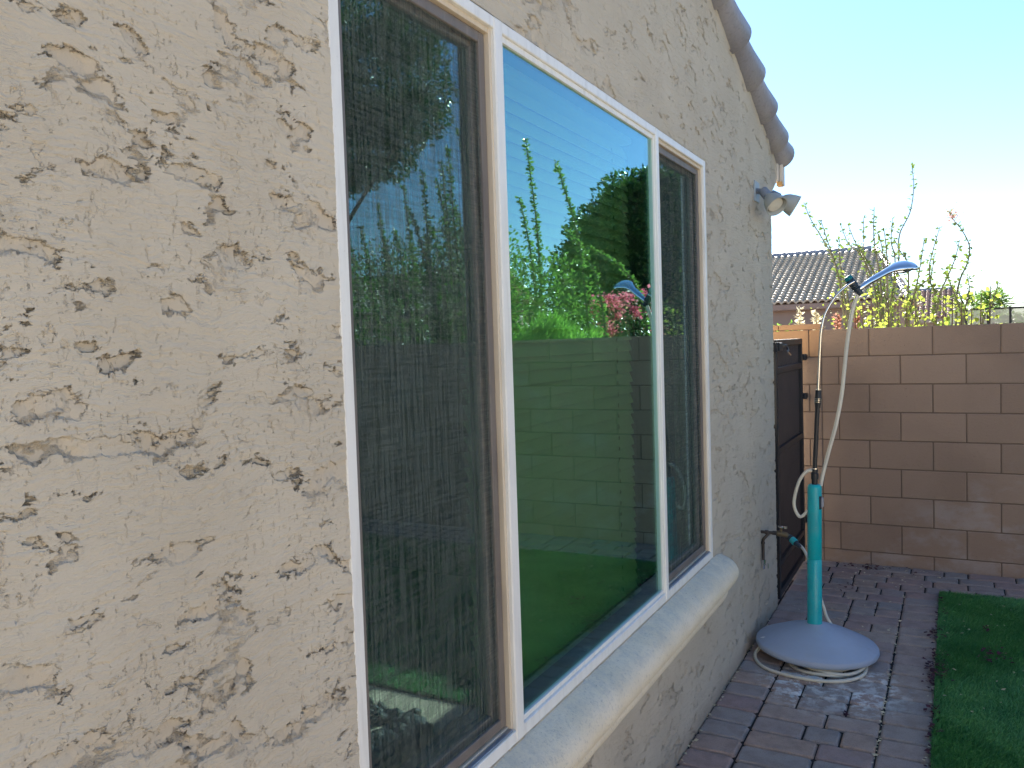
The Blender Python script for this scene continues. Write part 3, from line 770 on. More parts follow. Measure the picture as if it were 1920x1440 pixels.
b.lathe([(0, .040), (.012, .0415), (.018, .0375), (.028, .037), (.36, .036), (.362, .0345), (.364, .036), (.62, .0355), (.735, .035), (.745, .033), (.752, .026), (.753, .0)], c0, axc, 40, caps=False)
for zz, yy in ((.60, .0), (.20, 0), (.05, 0), (.44, 0)): b.lathe([(0, .004), (.002, .0035), (.003, .001)], c0+axc*zz+Vector((-.018, -.031, 0)), (-.5, -.86, 0), 10)
colm = b.build('column', M['teal'], sh)
b = MB(); b.box((.366, 4.40, .785), (.388, 4.435, .835), .004); b.build('push_button', simple('grey_button', (.35, .35, .37), .4), colm)
b = MB(); b.box((.3655, 4.395, .775), (.3795, 4.44, .845), .004); b.build('button_recess', M['rubber'], colm)
b = MB(); b.tube([(.345, 4.42, .895), (.347, 4.42, .985)], .015, 16); b.lathe([(0, .019), (.03, .019), (.034, .015)], (.346, 4.42, .93), (.02, 0, 1), 16)
b.tube([(.347, 4.42, .98), (.3685, 4.42, 1.375)], .0115, 16)
b.lathe([(0, .013), (.03, .017), (.05, .0175), (.06, .0155), (.095, .014)], (.3655, 4.42, 1.30), (.05, 0, 1), 20)
b.build('lower_riser', M['black_metal'], sh)
b = MB(); 
for zz in (1.33, 1.338, 1.346, 1.393):
    b = MB(); b.lathe([(0, .0181 if zz < 1.39 else .0148), (.0025, .0181 if zz < 1.39 else .0148)], (.3655+.05*(zz-1.3), 4.42, zz), (.05, 0, 1), 20); b.build('clamp_ring', M['steel'], sh)
b = MB(); b.lathe([(0, .0165), (.006, .0165)], (.3475, 4.42, .982), (.02, 0, 1), 16); b.build('clamp_ring', M['steel'], sh)
b = MB(); b.tube([(.369, 4.42, 1.39), (.383, 4.421, 1.642), (.390, 4.424, 1.71), (.404, 4.432, 1.775), (.430, 4.444, 1.83), (.465, 4.460, 1.882), (.505, 4.480, 1.920), (.540, 4.493, 1.942)], .0072, 14, 5)
b.build('riser', M['steel'], sh)
A = Vector((.508, 4.50, 1.966)); B = Vector((.570, 4.515, 1.875)); d = (B-A).normalized()
b = MB(); b.lathe([(.014, .018), (.018, .0205), (.045, .021), (.065, .018), (.085, .0165), (.105, .016), (.112, .013)], A, d, 24)
for k in range(5): b.lathe([(0, .0205), (.002, .022), (.005, .022), (.007, .0205)], A+d*(.03+k*.011), d, 24)
hold = b.build('handset_holder', M['rubber'], sh)
b = MB(); b.lathe([(-.004, .016), (0, .020), (.016, .0215), (.018, .019)], A, d, 24); b.build('holder_cap', M['teal_dark'], hold)
# handset: flattened chrome body
def handset():
    path = [(.556, 4.512, 1.898), (.575, 4.520, 1.912), (.605, 4.54, 1.936), (.640, 4.575, 1.960), (.675, 4.61, 1.983), (.705, 4.64, 2.000), (.735, 4.67, 2.012), (.770, 4.70, 2.018), (.800, 4.72, 2.014), (.822, 4.738, 2.004)]
    wd = [.010, .014, .017, .019, .020, .028, .044, .051, .044, .014]; th = [.011, .015, .017, .017, .016, .018, .022, .024, .020, .008]
    P, W_ = catmull([Vector(p) for p in path], wd, 4); _, T_ = catmull([Vector(p) for p in path], th, 4)
    n = 20; V = []; F = []; side_ = Vector((-.50, .72, .42)).normalized()
    for i, p in enumerate(P):
        t = (P[min(i+1, len(P)-1)]-P[max(i-1, 0)]).normalized(); s_ = (side_-t*side_.dot(t)).normalized(); u = t.cross(s_)*-1
        if u.z < 0: u = -u
        for k in range(n):
            a = 2*math.pi*k/n; zz = math.sin(a); V.append(p+s_*math.cos(a)*W_[i]+u*zz*T_[i]*(1 if zz > 0 else .75))
    for i in range(len(P)-1):
        for k in range(n): F.append((i*n+k, i*n+(k+1) % n, (i+1)*n+(k+1) % n, (i+1)*n+k))
    F.append(tuple(range(n))[::-1]); F.append(tuple(range((len(P)-1)*n, len(P)*n)))
    b = MB(); b.add(V, F, 0, True); return b.build('hand_shower', M['chrome'], sh)
hs = handset()
b = MB(); b.lathe([(0, .040), (.006, .042), (.010, .038)], (.766, 4.703, 2.004), (.25, .42, -1), 28); b.build('spray_face', M['rubber'], hs)
b = MB(); b.box((.690, 4.622, 1.966), (.712, 4.642, 1.985), .004); b.build('spray_lever', M['chrome'], hs)
b = MB(); b.tube([(.560, 4.513, 1.888), (.552, 4.513, 1.868), (.536, 4.510, 1.82), (.524, 4.506, 1.77), (.504, 4.496, 1.638), (.490, 4.484, 1.501), (.476, 4.472, 1.365), (.449, 4.46, 1.214), (.410, 4.448, 1.062), (.384, 4.436, .952), (.374, 4.43, .895)], .0095, 14, 6)
b.build('riser_hose', M['hose'], sh)
b = MB(); b.tube([(.349, 4.42, .968), (.337, 4.418, .975), (.306, 4.412, .967), (.273, 4.408, .921), (.251, 4.405, .849), (.244, 4.405, .792), (.257, 4.408, .745), (.278, 4.412, .729), (.311, 4.42, .762)], .0085, 14, 6)
b.build('loop_hose', M['hose'], sh)

# ------------------------------------------------------------------ block wall
bw = tag(empty('block_wall', (3, 6.45, 0)), 'brown concrete block wall closing the yard behind the shower', 'wall')
ZT = 1.7177; BX = .4506; cw = .4064; ch = .2032; YB = 6.348
b = MB(); t_ = .0035
def blockrow(mb, k, xa, xb, top=None, yf=YB, depth=.15):
    z1 = ZT-ch*k-t_ if top is None else top; z0 = ZT-ch*(k+1)+t_
    off = 0 if k % 2 == 0 else .5
    n = math.floor((xa-BX)/cw-off)
    while True:
        x0 = BX+cw*(n+off); x1 = x0+cw
        if x0 >= xb: break
        a = max(x0+t_, xa); c = min(x1-t_, xb)
        if c-a > .02:
            jy = random.uniform(-.0012, .0012)
            mb.box((a, yf+jy, z0), (c, yf+depth, z1), .0035, random.random())
        n += 1
XS = .1315
for k in range(9):
    blockrow(b, k, XS, 9.0)
    if k: blockrow(b, k, -2.2, XS-.004, yf=YB-.004)
b.build('blocks', M['block'], bw)
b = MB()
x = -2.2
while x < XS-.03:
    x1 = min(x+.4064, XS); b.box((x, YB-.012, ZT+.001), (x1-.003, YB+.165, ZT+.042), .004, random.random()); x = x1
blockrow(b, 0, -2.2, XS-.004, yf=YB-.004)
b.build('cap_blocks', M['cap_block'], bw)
b = MB(); b.box((-2.2, YB+.0035, -.1), (9.0, YB+.14, ZT-.008)); b.build('mortar', M['mortar'], bw)
sw = tag(empty('side_block_wall', (9.1, 0, 0)), 'brown block wall along the far side of the turf yard', 'wall')
b = MB()
for k in range(9):
    y = -6+(.2032 if k % 2 else 0)
    while y < 6.3:
        b.box((9.02, y+t_, ZT-ch*(k+1)+t_), (9.17, min(y+cw, 6.34)-t_, ZT-ch*k-t_), .0035, random.random()); y += cw
b.build('blocks', M['block'], sw); b = MB(); b.box((9.025, -6, -.1), (9.16, 6.345, ZT-.008)); b.build('mortar', M['mortar'], sw)

# ------------------------------------------------------------------ side gate
gt = tag(empty('side_gate', (0, 5.7, 0)), 'black framed metal gate with brown ribbed infill between house and block wall', 'gate')
y0, y1, zt = 5.215, 6.215, 1.655
b = MB(); px = .018
b.box((-px, y0, .02), (px, y0+.04, zt), .003); b.box((-px, y1-.04, .02), (px, y1, zt), .003)
for z in (.03, .22, .93, 1.44, zt-.04): b.box((-px+.001, y0+.04, z), (px-.001, y1-.04, z+(.04 if z not in (.22,) else .035)), .003)
b.build('gate_frame', M['black_metal'], gt)
b = MB(); prof = []
n = 34
V = []; F = []
for j in range(n*4+1):
    yv = y0+.04+(y1-y0-.08)*j/(n*4); ph = j % 4; xx = (-.006, .004, .004, -.006)[ph] if ph in (0, 1, 2, 3) else 0
    V += [(xx-.008, yv, .06), (xx-.008, yv, zt-.03), (xx-.0105, yv, .06), (xx-.0105, yv, zt-.03)]
for j in range(n*4): o = j*4; F += [(o, o+4, o+5, o+1), (o+2, o+3, o+7, o+6)]
b.add(V, F); b.build('ribbed_infill', simple('brown_painted_metal', (.038, .024, .022), .55), gt)
b = MB(); b.box((.018, y0-.005, 1.585), (.040, y0+.10, 1.635), .003); b.box((.02, y0+.08, 1.60), (.034, y0+.30, 1.622), .003); b.box((-.03, 5.178, 1.58), (.03, y0+.002, 1.64), .003)
b.tube([(.03, y0+.28, 1.61), (.045, y0+.26, 1.585), (.045, y0+.2, 1.575)], .006, 8, 3); la = b.build('latch', M['black_metal'], gt)
b = MB(); b.tube([(.05, y0+.20, 1.575), (.052, y0+.30, 1.552)], .0055, 8); b.build('latch_pull', M['steel'], la)
for z in (1.50, 1.215, .30):
    b = MB(); b.box((-.008, y1-.002, z), (.034, 6.340, z+.035), .004); b.lathe([(0, .02), (.045, .02)], (.02, y1+.035, z-.004), (0, 0, 1), 14); b.build('hinge', M['black_metal'], gt)

# ------------------------------------------------------------------ foliage helpers
def leafcloud(P, size, dirs=None, aspect=.5, sjit=.35, droop=0, tone=None):
    """P (n,3) centres -> folded diamond leaves"""
    P = np.asarray(P, float); n = len(P)
    d = rng.normal(size=(n, 3)) if dirs is None else np.asarray(dirs)+rng.normal(size=(n, 3))*.45
    d[:, 2] -= droop; d /= np.linalg.norm(d, axis=1)[:, None]
    r = rng.normal(size=(n, 3)); s = np.cross(d, r); s /= np.linalg.norm(s, axis=1)[:, None]; nn = np.cross(d, s)
    L = (size*rng.uniform(1-sjit, 1+sjit, n))[:, None]; Wd = L*aspect
    a = P; tip = P+d*L; l = P+d*L*.5+s*Wd*.5+nn*Wd*.12; q = P+d*L*.5-s*Wd*.5+nn*Wd*.12
    V = np.stack([a, l, tip, q], 1).reshape(-1, 3); i = np.arange(n)[:, None]*4
    F = i+np.array([0, 3, 2, 1]); t = rng.uniform(0, 1, n) if tone is None else tone
    return V, F, np.repeat(t, 4)
def merge(parts):
    V = []; F = []; T = []; o = 0
    for v, f_, t in parts: V.append(v); F.append(f_+o); T.append(t); o += len(v)
    return np.concatenate(V), np.concatenate(F), np.concatenate(T)
def crown(centres, n_per, leaf, shell=.75):
    out = []
    for (c, r) in centres:
        c = np.array(c); r = np.array(r if hasattr(r, '__len__') else (r, r, r)); n = int(n_per*np.prod(r)**(2/3))
        u = rng.normal(size=(n, 3)); u /= np.linalg.norm(u, axis=1)[:, None]
        rad = rng.uniform(shell**3, 1, n)**(1/3)
        # clumps
        ph = rng.uniform(0, 6.28, 6); k = rng.uniform(3, 6, 6)
        lump = 1+.13*np.sin(u[:, 0]*k[0]+ph[0])*np.sin(u[:, 2]*k[1]+ph[1])+.09*np.sin(u[:, 1]*k[2]*2+ph[2])*np.sin(u[:, 2]*k[3]*2+ph[3])
        P = c+u*(rad*lump)[:, None]*r
        out.append(leafcloud(P, leaf, dirs=u*.8, aspect=.55))
    return out
def tree(name, base, crowns, n_per, leaf, mat, label, cat='tree', shell=.72, trunk_r=.12, group=None):
    t = tag(empty(name, base), label, cat, group)
    b = MB(); bx = Vector(base); main = sum((Vector(c) for c, r in crowns), Vector())/len(crowns)
    fork = bx.lerp(main, .45)+Vector((.05, 0, 0))
    b.tube([bx, bx.lerp(fork, .5)+Vector((.04, .02, 0)), fork], [trunk_r, trunk_r*.8, trunk_r*.65], 10, 3)
    for c, r in crowns:
        c = Vector(c); mid = fork.lerp(c, .5)+Vector((random.uniform(-.1, .1), random.uniform(-.1, .1), .08)); b.tube([fork, mid, c], [trunk_r*.5, trunk_r*.32, trunk_r*.1], 7, 4)
    b.build('trunk', M['bark'], t)
    V, F, T = merge(crown(crowns, n_per, leaf, shell)); mesh_np('crown', V, F, mat, t, attr=T)
    return t
def wand(mb, leaves, pts, r, leaf, spacing, spread=.02, both=2, jit=.4, tonef=None):
    P, rr = catmull([Vector(p) for p in pts], list(np.linspace(r, r*.3, len(pts))), 5)
    mb.tube(P, rr, 6)
    C = []; D = []
    for i in range(len(P)-1):
        seg = P[i+1]-P[i]; k = max(1, int(seg.length/spacing))
        for j in range(k):
            p = P[i]+seg*((j+random.random())/k)
            for _ in range(both):
                dd = Vector((random.gauss(0, 1), random.gauss(0, 1), random.gauss(.35, .6))).normalized(); C.append(tuple(p+dd*rr[i])); D.append(tuple(dd))
    if C: leaves.append(leafcloud(C, leaf, dirs=D, aspect=.6, sjit=jit))

# ------------------------------------------------------------------ ocotillo canes behind the wall
STEMS=[[(-0.121,7.339,2.8),(-0.069,7.245,2.669),(0.001,7.33,2.521),(0.084,7.316,2.362),(0.157,7.168,2.173),(0.189,7.18,2.049),(0.207,7.266,1.903)],[(0.025,7.207,2.63),(0.034,7.443,2.517),(0.1,7.275,2.345),(0.129,7.32,2.222),(0.169,7.255,2.041)],[(0.153,7.461,2.597),(0.194,7.62,2.456),(0.286,7.65,2.361),(0.374,7.558,2.156),(0.419,7.56,1.963)],[(0.213,7.453,2.59),(0.248,7.681,2.457),(0.324,7.612,2.329),(0.41,7.549,2.153),(0.444,7.531,1.961)],[(0.306,7.751,2.686),(0.294,7.815,2.479),(0.306,7.822,2.295),(0.346,7.756,2.105),(0.393,7.743,1.906)],[(0.408,7.522,2.735),(0.412,7.38,2.501),(0.422,7.482,2.336),(0.453,7.428,2.143),(0.48,7.329,1.829)],[(0.506,7.117,2.506),(0.509,7.294,2.386),(0.527,7.167,2.183),(0.519,7.174,1.945)],[(0.556,7.341,2.598),(0.548,7.292,2.407),(0.575,7.28,2.283),(0.561,7.314,2.069),(0.527,7.295,1.851)],[(0.679,7.911,3.108),(0.69,7.996,2.943),(0.661,7.924,2.716),(0.577,7.925,2.53),(0.576,7.804,2.299),(0.55,7.703,2.089),(0.521,7.768,1.861)],[(0.396,7.945,2.575),(0.44,7.827,2.441),(0.455,7.831,2.232),(0.463,7.764,1.968)],[(0.539,7.764,2.491),(0.601,7.659,2.349),(0.648,7.613,2.272),(0.652,7.752,2.085),(0.628,7.723,1.855)],[(0.787,7.292,2.421),(0.774,7.14,2.279),(0.749,7.075,2.102),(0.72,7.11,1.978),(0.675,7.149,1.817)],[(0.895,7.574,2.531),(0.846,7.81,2.392),(0.815,7.618,2.216),(0.822,7.791,2.076),(0.857,7.704,1.994),(0.844,7.746,1.82)],[(0.851,7.85,2.344),(0.83,7.985,2.215),(0.811,7.78,2.127),(0.755,7.747,2.078),(0.695,7.805,2.008)],[(1.03,7.023,2.355),(1.0,7.096,2.223),(0.948,7.136,2.092),(0.903,7.047,1.976),(0.866,7.052,1.806)],[(0.96,7.689,2.667),(0.993,8.029,2.63),(1.049,7.954,2.54),(1.105,7.718,2.374),(1.094,7.739,2.241),(1.045,7.743,2.121),(1.017,7.747,1.999),(1.01,7.721,1.812)],[(0.925,7.555,2.18),(0.968,7.606,2.057),(1.01,7.495,1.929),(1.041,7.477,1.83)],[(1.091,7.562,2.108),(1.101,7.583,2.023),(1.092,7.687,1.943),(1.063,7.604,1.82)],[(1.29,7.365,2.036),(1.28,7.48,1.96),(1.239,7.498,1.845),(1.196,7.438,1.775)],[(0.124,7.602,2.5),(0.135,7.45,2.408),(0.138,7.556,2.237),(0.187,7.522,2.039)]]
groups = [((.40, 7.45, -.09), [0, 1, 2, 3, 4, 5, 6, 19], 'large ocotillo with many leafy canes fanning up before the big tiled roof'),
          ((.66, 7.65, -.09), [7, 8, 9, 10, 11], 'ocotillo whose single cane rises highest above the chrome shower head'),
          ((.92, 7.50, -.09), [12, 13, 14, 15, 16, 17, 18], 'ocotillo with a curved cane tipped by a pale pink flower spray')]
for base, ids, lab in groups:
    t = tag(empty('ocotillo', base), lab, 'ocotillo', 'ocotillos behind the block wall')
    mb = MB(); lv = []
    for i in ids:
        st = [Vector(p) for p in STEMS[i]]
        # keep cane depth smooth
        ym = sum(p.y for p in st)/len(st)
        cam_o = Vector((.977434, 0, 1.672035))
        st2_ = []
        for k, p in enumerate(st):
            yt = ym+.25*(ym-base[1])*0
            f_ = yt/p.y; st2_.append(cam_o+(p-cam_o)*f_)
        end = st2_[-1]; root = Vector(base)+Vector(((end.x-base[0])*.15, (end.y-base[1])*.15, 0))
        full = st2_[::-1]; full = [root, root.lerp(end, .5)+Vector((0, 0, .0))]+full
        top_ = full[2:]; 
        mb.tube(*catmull(full[:3], [.016, .012, .009], 4), 6)
        wand(mb, lv, top_, .0085, .034, .024, both=3)
    # dense bright leaves low on the canes
    n = 190*len(ids)//5; C = []
    for _ in range(n):
        i = random.choice(ids); p = Vector(STEMS[i][-1]); z = 1.60+abs(random.gauss(0, .21))
        C.append((p.x+random.gauss(0, .11), p.y+random.gauss(0, .12), z))
    mb.build('canes', M['cane'], t); V, F, T = merge(lv); mesh_np('leaves', V, F, M['leaf_cane'], t, attr=T)
    V, F, T = leafcloud(C, .032, aspect=.75); mesh_np('lower_leaves', V, F, M['leaf_ocotillo'], t, attr=T)
    if 15 in ids:
        top = Vector(STEMS[15][0]); C = [tuple(top+Vector((random.gauss(.03, .03), random.gauss(0, .03), random.gauss(-.04, .045)))) for _ in range(90)]
        V, F, T = leafcloud(C, .035, aspect=.3); tag(mesh_np('petals', V, F, leaf_mat('pale_pink_flower', (.40, .24, .24), (.55, .36, .34), .4, .6), t, attr=T), kind='stuff')
    C = []
# russet seed spikes and small shrubs just above the wall
def spike_plant(name, x, y, top, mat, label, n=3, h=.34):
    t = tag(empty(name, (x, y, -.09)), label, 'plant'); mb = MB(); lv = []
    for k in range(n):
        xx = x+(k-(n-1)/2)*.13+random.uniform(-.03, .03)
        pts = [(xx+.04*(k-1)*.3, y, -.09), (xx, y+.02, 1.2), (xx+.01, y, top-h), (xx+.012, y, top-random.uniform(0, .05))]
        mb.tube(pts, [.008, .006, .005, .003], 6, 3)
        C = []; D = []
        for j in range(110):
            s_ = random.random(); a = random.uniform(0, 6.28); C.append((xx+.01, y, top-h*s_-.02)); D.append((math.cos(a), math.sin(a), .5))
        lv.append(leafcloud(C, .045*(1), dirs=D, aspect=.4))
    mb.build('stalks', M['cane'], t); V, F, T = merge(lv); tag(mesh_np('seed_heads', V, F, mat, t, attr=T), kind='stuff'); return t
spike_plant('flower_spike_plant', -.10, 7.1, 1.92, leaf_mat('pale_seed_head', (.35, .30, .20), (.62, .56, .40), .4, .7), 'pale feathery flower spikes above the raised wall cap near the house corner', 2)
spike_plant('flower_spike_plant', .24, 7.0, 1.86, leaf_mat('russet_seed_head', (.26, .12, .09), (.42, .22, .16), .4, .7), 'russet flower spikes between the shower riser and its hose', 2, .28)
t = tag(empty('round_leaf_shrub', (.62, 7.0, -.09)), 'yellow green round leaved shrub spilling along the top of the block wall', 'shrub')
mb = MB(); C = []
for k in range(16):
    x = .30+k*.062; zt_ = 1.80+random.uniform(0, .22); mb.tube([(.62+(x-.62)*.3, 7.0, -.09), (x*.9+.06, 6.98, 1.1), (x, 6.95+random.gauss(0, .06), zt_)], [.012, .008, .003], 6, 4)
    for j in range(16): C.append((x+random.gauss(0, .035), 6.95+random.gauss(0, .1), zt_-abs(random.gauss(0, .16))))
for j in range(420): C.append((random.uniform(-.9, 1.5), 6.95+random.gauss(0, .08), 1.64+abs(random.gauss(0, .055))*(.35 if 0 < 1 else 1)))
mb.build('stems', M['bark'], t); V, F, T = leafcloud(C, .036, aspect=.8); mesh_np('leaves', V, F, M['leaf_ocotillo'], t, attr=T)
t = tag(empty('low_green_shrub', (-.28, 7.2, -.09)), 'small bright green shrub tip showing over the wall at the house corner', 'shrub')
mb = MB(); mb.tube([(-.28, 7.2, -.09), (-.28, 7.2, 1.7)], [.02, .008], 8); mb.build('stem', M['bark'], t)
V, F, T = merge(crown([((-.30, 7.2, 1.62), (.20, .16, .18)), ((-.2, 7.15, 1.2), (.3, .2, .4))], 6000, .035, .4)); mesh_np('leaves', V, F, M['leaf_grass'], t, attr=T)

# ------------------------------------------------------------------ plants seen mirrored in the window
t = tag(empty('bougainvillea', (2.3, 9.3, -.09)), 'pink flowering bougainvillea on the far side of the wall, mirrored in the middle pane', 'shrub')
mb = MB(); lv = []; pk = []; dr = []
for k in range(26):
    x = 1.93+random.random()*.85; z = 1.80+random.random()*.46-.10*abs(x-2.3)
    mb.tube([(2.3+(x-2.3)*.2, 9.35, -.09), ((x+2.3)/2, 9.3, 1.2), (x, 9.2+random.gauss(0, .15), z)], [.014, .008, .003], 6, 4)
    c = Vector((x, 9.15+random.gauss(0, .14), z))
    pk.append([tuple(c+Vector((random.gauss(0, .035), random.gauss(0, .04), random.gauss(0, .04)))) for _ in range(46)])
    dr.append([tuple(c+Vector((random.gauss(0, .06), random.gauss(0, .05), random.gauss(-.05, .05)))) for _ in range(14)])
mb.build('stems', M['bark'], t)
V, F, T = merge([leafcloud(p, .042, aspect=.8) for p in pk]); mesh_np('pink_bracts', V, F, M['bract'], t, attr=T)
V, F, T = merge([leafcloud(p, .034, aspect=.7) for p in dr]); mesh_np('dry_bracts', V, F, M['dry_bract'], t, attr=T)  # dried flower bracts among the pink ones
V, F, T = merge(crown([((2.4, 9.4, 1.6), (.6, .3, .48)), ((2.3, 9.35, 1.1), (.6, .3, .5))], 9000, .035, .3)); mesh_np('leaves', V, F, M['leaf_tree'], t, attr=T)
# feathery bright clump
t = tag(empty('feathery_grass', (2.35, 6.8, -.09)), 'bright feathery grass clump just over the wall, mirrored in the middle pane', 'grass clump')
P = []; D = []
for k in range(5200):
    x = random.uniform(1.82, 2.85); P.append((x, 6.75+random.gauss(0, .1), 1.45+random.random()*.34+.1*math.sin(x*9))); D.append((random.gauss(-.5, .4), random.gauss(0, .3), 1))
V, F, T = leafcloud(P, .13, dirs=D, aspect=.06); mesh_np('blades', V, F, M['leaf_grass'], t, attr=T)
mb = MB(); mb.lathe([(0, .1), (.8, .25), (1.45, .4)], (2.4, 6.85, -.09), (0, 0, 1), 12); mb.build('clump_base', M['leaf_tree'], t)
def leafy_shrub(base, lobes, wands, label, mat='leaf_shrub', leaf=.05, n=5200):
    t = tag(empty('leafy_shrub', base), label, 'shrub', 'leafy shrubs beyond the block wall'); mb = MB(); lv = []
    B = Vector(base)
    for c, r in lobes: mb.tube([B, B.lerp(Vector(c), .5)+Vector((.05, 0, 0)), Vector(c)], [.05, .035, .012], 8, 4)
    for tip, bow in wands:
        tip = Vector(tip); s_ = Vector((tip.x-bow*.9, B.y+(tip.y-B.y)*.5, 1.6)); mid = s_.lerp(tip, .5)+Vector((-bow*.25, 0, .12))
        mb.tube([B, B.lerp(s_, .6), s_], [.03, .02, .014], 6, 3); wand(mb, lv, [s_, mid, tip.lerp(mid, .35)+Vector((0, 0, .05)), tip], .014, leaf*.85, .020, both=5)
    mb.build('branches', M['bark'], t); V, F, T = merge(lv+crown(lobes, n, leaf, .45)); mesh_np('leaves', V, F, M[mat], t, attr=T); return t
def mir(az, el, Y):                       # a spot seen in the window at azimuth az and elevation el
    tz = math.tan(R(az)); return (-1.057+Y*tz, Y, 1.672+Y/math.cos(R(az))*math.tan(R(el)))
leafy_shrub((2.75, 7.9, -.09), [(mir(27.5, 2.2, 7.6), (.55, .4, .68)), (mir(25.4, 2.4, 7.9), (.42, .4, .62)), (mir(24.2, .8, 7.8), (.30, .3, .40)), (mir(30, 2.8, 7.9), (.6, .4, .75))],
    [(mir(27.4, 14.0, 7.7), .12), (mir(25.4, 12.4, 7.6), .3), (mir(25.0, 8.0, 7.8), .5), (mir(23.4, 6.6, 7.7), .7), (mir(28.0, 10.2, 7.4), .1)],
    'bushy green shrub with long arching sprays, mirrored in the middle pane')
ws = [(mir(a, e, 8.0+random.uniform(-.4, .4)), random.uniform(-.1, .25)) for a, e in ((30.2, 13.5), (31.0, 12.0), (31.6, 14.8), (32.4, 13.8), (33.2, 11.5), (34.2, 12.2), (35.2, 9.5), (36.3, 8.2), (37.4, 10.0), (38.6, 8.5), (30.0, 9.5), (32.0, 9.8), (39.2, 7.0), (31.3, 10.5), (33.8, 8.6), (32.9, 12.8), (35.6, 11.2), (30.6, 11.6), (37.0, 7.6))]
leafy_shrub((4.4, 8.6, -.09), [(mir(31.0, 3.6, 8.2), (.65, .5, 1.0)), (mir(34.0, 2.6, 8.4), (.8, .5, .80)), (mir(37.0, 2.6, 8.3), (.8, .5, .85)), (mir(40.5, 2.8, 8.3), (.9, .5, .9)), (mir(33.0, 6.0, 8.2), (.3, .3, .5)), (mir(36.2, 5.4, 8.2), (.25, .3, .4))], ws,
    'tall upright leafy shrub mirrored in the near screened pane')
tree('dark_shade_tree', mir(19.8, 0, 14)[:2]+(-.09,), [(mir(19.0, 7.4, 14), (1.15, 1, 1.25)), (mir(20.8, 5.8, 14), (1.15, 1, 1.25)), (mir(22.6, 4.6, 14), (.85, .8, .7)), (mir(17.2, 5.5, 14.4), (1.0, 1, 1.5)), (mir(18.2, 9.3, 14), (.75, .7, .55)), (mir(21.5, 1.8, 14), (1.2, 1, 1.2)), (mir(15.6, 4.0, 14.4), (.72, .8, 1.5)), (mir(18.5, 2, 14), (1.1, 1, 1.3))],
     11000, .085, M['leaf_tree'], 'dense dark green tree standing well behind the wall, mirrored in the middle pane', shell=.35)
tree('spreading_tree', mir(46, 0, 9.2)[:2]+(-.09,), [(mir(39.5, 18.5, 9.2), (1.3, 1, 1.1)), (mir(36.0, 18.0, 9.2), (.85, .8, .80)), (mir(41.0, 13.8, 9.0), (1.25, 1, .85)), (mir(37.6, 14.0, 9.4), (.8, .7, .65)), (mir(34.6, 15.6, 9.2), (.45, .5, .35)), (mir(43.5, 19.5, 9.2), (1.4, 1, 1.3)), (mir(34.8, 20.6, 9.4), (.5, .5, .35))],
     9500, .06, M['leaf_tree'], 'spreading tree whose crown fills the top of the near screened pane reflection', shell=.5, trunk_r=.09)

# ------------------------------------------------------------------ neighbouring houses
def tile_slope(mb, A, along, updir, width, length, hipL, hipR, pitchw=.33, course=.37, amp=.085, sw_=1):
    along = Vector(along).normalized(); U = Vector(updir).normalized(); N = along.cross(U); A = Vector(A)
    if N.z < 0: N = -N
    nc = int(width/pitchw*6); nr = int(length/course); V = []; F = []
    for r_ in range(nr+1):
        for lip in (0, 1):
            t = min(1, (r_*course)/length) if r_ < nr else 1
            lift = .10 if lip else .0
            if r_ == nr and lip: continue
            for k in range(nc+1):
                s_ = width*k/nc; lo = hipL*t; hi = width-hipR*t; s2 = min(max(s_, lo), hi)
                ph = (s_/pitchw) % 1; bar = math.sqrt(max(0, 1-((ph-.5)/.36)**2)) if abs(ph-.5) < .36 else 0
                V.append(A+along*s2+U*(t*length)+N*(amp*bar*1.2+lift))
    m_ = nc+1; rows = len(V)//m_
    for j in range(rows-1):
        for k in range(nc):
            F.append((j*m_+k, j*m_+k+1, (j+1)*m_+k+1, (j+1)*m_+k))
    # saw: each course starts lifted and falls to the next
    mb.add(V, F, 0, False)
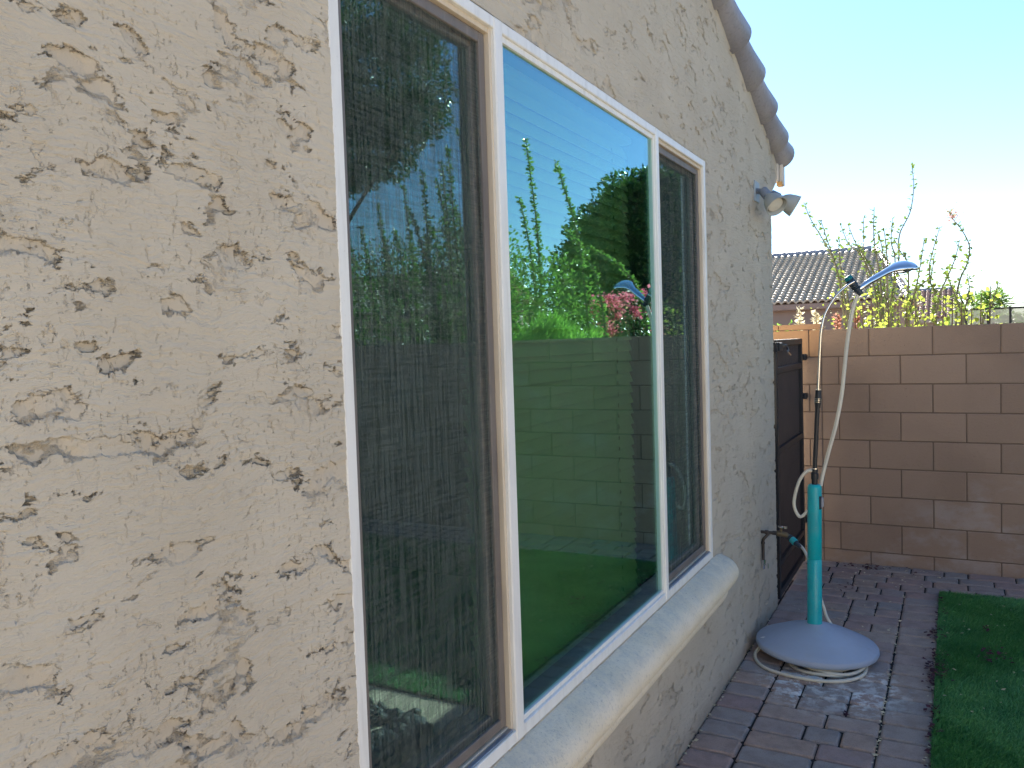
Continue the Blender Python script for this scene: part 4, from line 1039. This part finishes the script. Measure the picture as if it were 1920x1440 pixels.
def neighbour(name, x0, x1, ye, ze, yr, zr, hipL, hipR, wallmat, tilemat, label, grp='neighbouring houses'):
    t = tag(empty(name, ((x0+x1)/2, ye+1, -.09)), label, 'house', grp)
    b = MB(); back = yr+(yr-ye)
    b.box((x0+.5, ye+.55, -.09), (x1-.5, back-.5, ze+.12)); b.build('wall', wallmat, t)
    b = MB(); Ls = math.hypot(yr-ye, zr-ze); up_ = Vector((0, yr-ye, zr-ze))
    tile_slope(b, (x0, ye, ze), (1, 0, 0), up_, x1-x0, Ls, hipL, hipR)
    tile_slope(b, (x0, back, ze), (1, 0, 0), Vector((0, ye-yr, zr-ze)), x1-x0, Ls, hipL, hipR)
    if hipR:
        L2 = math.hypot(hipR, zr-ze); tile_slope(b, (x1, ye, ze), (0, 1, 0), Vector((-hipR, 0, zr-ze)), back-ye, L2, (back-ye)/2, (back-ye)/2)
    if hipL:
        L2 = math.hypot(hipL, zr-ze); tile_slope(b, (x0, ye, ze), (0, 1, 0), Vector((hipL, 0, zr-ze)), back-ye, L2, (back-ye)/2, (back-ye)/2)
    rf = b.build('roof', tilemat, t)
    b = MB(); n = int((x1-x0-hipL-hipR)/.4); xa = x0+hipL
    for k in range(n): b.tube([(xa+k*.4, yr, zr+.06), (xa+k*.4+.42, yr, zr+.10)], [.13, .15], 10)
    if hipR:
        for k in range(18):
            p = Vector((x1-hipR, yr, zr+.06)).lerp(Vector((x1, ye, ze+.06)), k/18); q_ = Vector((x1-hipR, yr, zr+.06)).lerp(Vector((x1, ye, ze+.06)), (k+1.08)/18); b.tube([p, q_+Vector((0, 0, .03))], [.12, .14], 8)
    b.build('ridge_tiles', M['tile_own'], rf)
    b = MB(); b.box((x0, ye+.02, ze-.26), (x1, ye+.08, ze-.02)); b.box((x0, ye+.08, ze-.30), (x1, ye+.56, ze-.26)); b.build('fascia', wallmat, t)
    return t
neighbour('neighbour_house', -16, -.75, 40, 3.20, 47.5, 6.15, 0, 1.8, M['far_wall'], M['tile_far'], 'neighbour house with a large pale barrel tile roof beyond the wall')
neighbour('neighbour_house', -5, 1.65, 60, 2.55, 66, 4.62, 0, .4, M['far_wall2'], M['tile_red'], 'smaller farther house with a pinkish tile roof right of the large roof')
neighbour('neighbour_house', 22, 34, 36, 3.6, 42, 6.2, 0, 0, M['far_wall'], M['tile_far'], 'house mirrored faintly low in the near screened pane')
nw = tag(empty('view_fence', (4, 16, 0)), 'black iron view fence on a pale garden wall beyond the yard, at right', 'fence')
b = MB(); b.box((.95, 16, -.09), (12, 16.15, 1.78), .01); b.build('garden_wall', M['far_wall2'], nw)
b = MB(); b.box((.95, 15.97, 2.02), (12, 16.0, 2.05)); b.box((1.55, 15.97, 2.10), (12, 16.0, 2.115))
for k in range(24): x = 1.17+k*.318*1.02; b.box((x, 15.96, 1.70), (x+.035, 16.0, 2.06))
b.build('rails', M['black_metal'], nw)
g_ = G('pale_mesh_panel'); tr = g_.n('ShaderNodeBsdfTransparent'); df = g_.n('ShaderNodeBsdfDiffuse'); df.inputs[0].default_value = (.5, .5, .47, 1); mx = g_.n('ShaderNodeMixShader'); mx.inputs[0].default_value = .55
g_.t.links.new(tr.outputs[0], mx.inputs[1]); g_.t.links.new(df.outputs[0], mx.inputs[2]); mm = g_.fin(mx.outputs[0])
b = MB(); b.box((.95, 15.98, 1.785), (12, 15.985, 2.02)); b.build('mesh_panel', mm, nw)
tree('distant_tree', (2.0, 58, -.09), [((2.05, 58, 2.6), (.8, .8, 1.4)), ((2.8, 58, 2.2), (.9, .8, 1.2))], 900, .22, M['leaf_tree'], 'dark rounded tree far off at the end of the small pink roof')
tree('distant_shrub', (3.0, 40, -.09), [((2.5, 40, 1.7), (1.2, .8, .9)), ((3.8, 40, 1.6), (1.2, .8, .8)), ((1.4, 40, 1.6), (.9, .8, .75))], 900, .18, M['leaf_shrub'], 'olive green shrubs far off above the view fence', 'shrub')
# fan palm far off
t = tag(empty('distant_palm', (2.6, 45, -.09)), 'small far palm crown above the view fence at right', 'palm')
b = MB(); b.tube([(2.6, 45, -.09), (2.65, 45, 2.9)], [.16, .12], 8, 3); b.build('trunk', M['bark'], t)
P = []; D = []
for k in range(900):
    a = random.uniform(0, 6.28); e = random.uniform(-.5, 1.2); s_ = random.uniform(.1, .75); dd = Vector((math.cos(a)*math.cos(e), math.sin(a)*math.cos(e), math.sin(e)-.3*s_))
    P.append((2.65+dd.x*s_, 45+dd.y*s_, 3.0+dd.z*s_)); D.append(tuple(dd))
V, F, T = leafcloud(P, .34, dirs=D, aspect=.12); mesh_np('fronds', V, F, M['leaf_shrub'], t, attr=T)
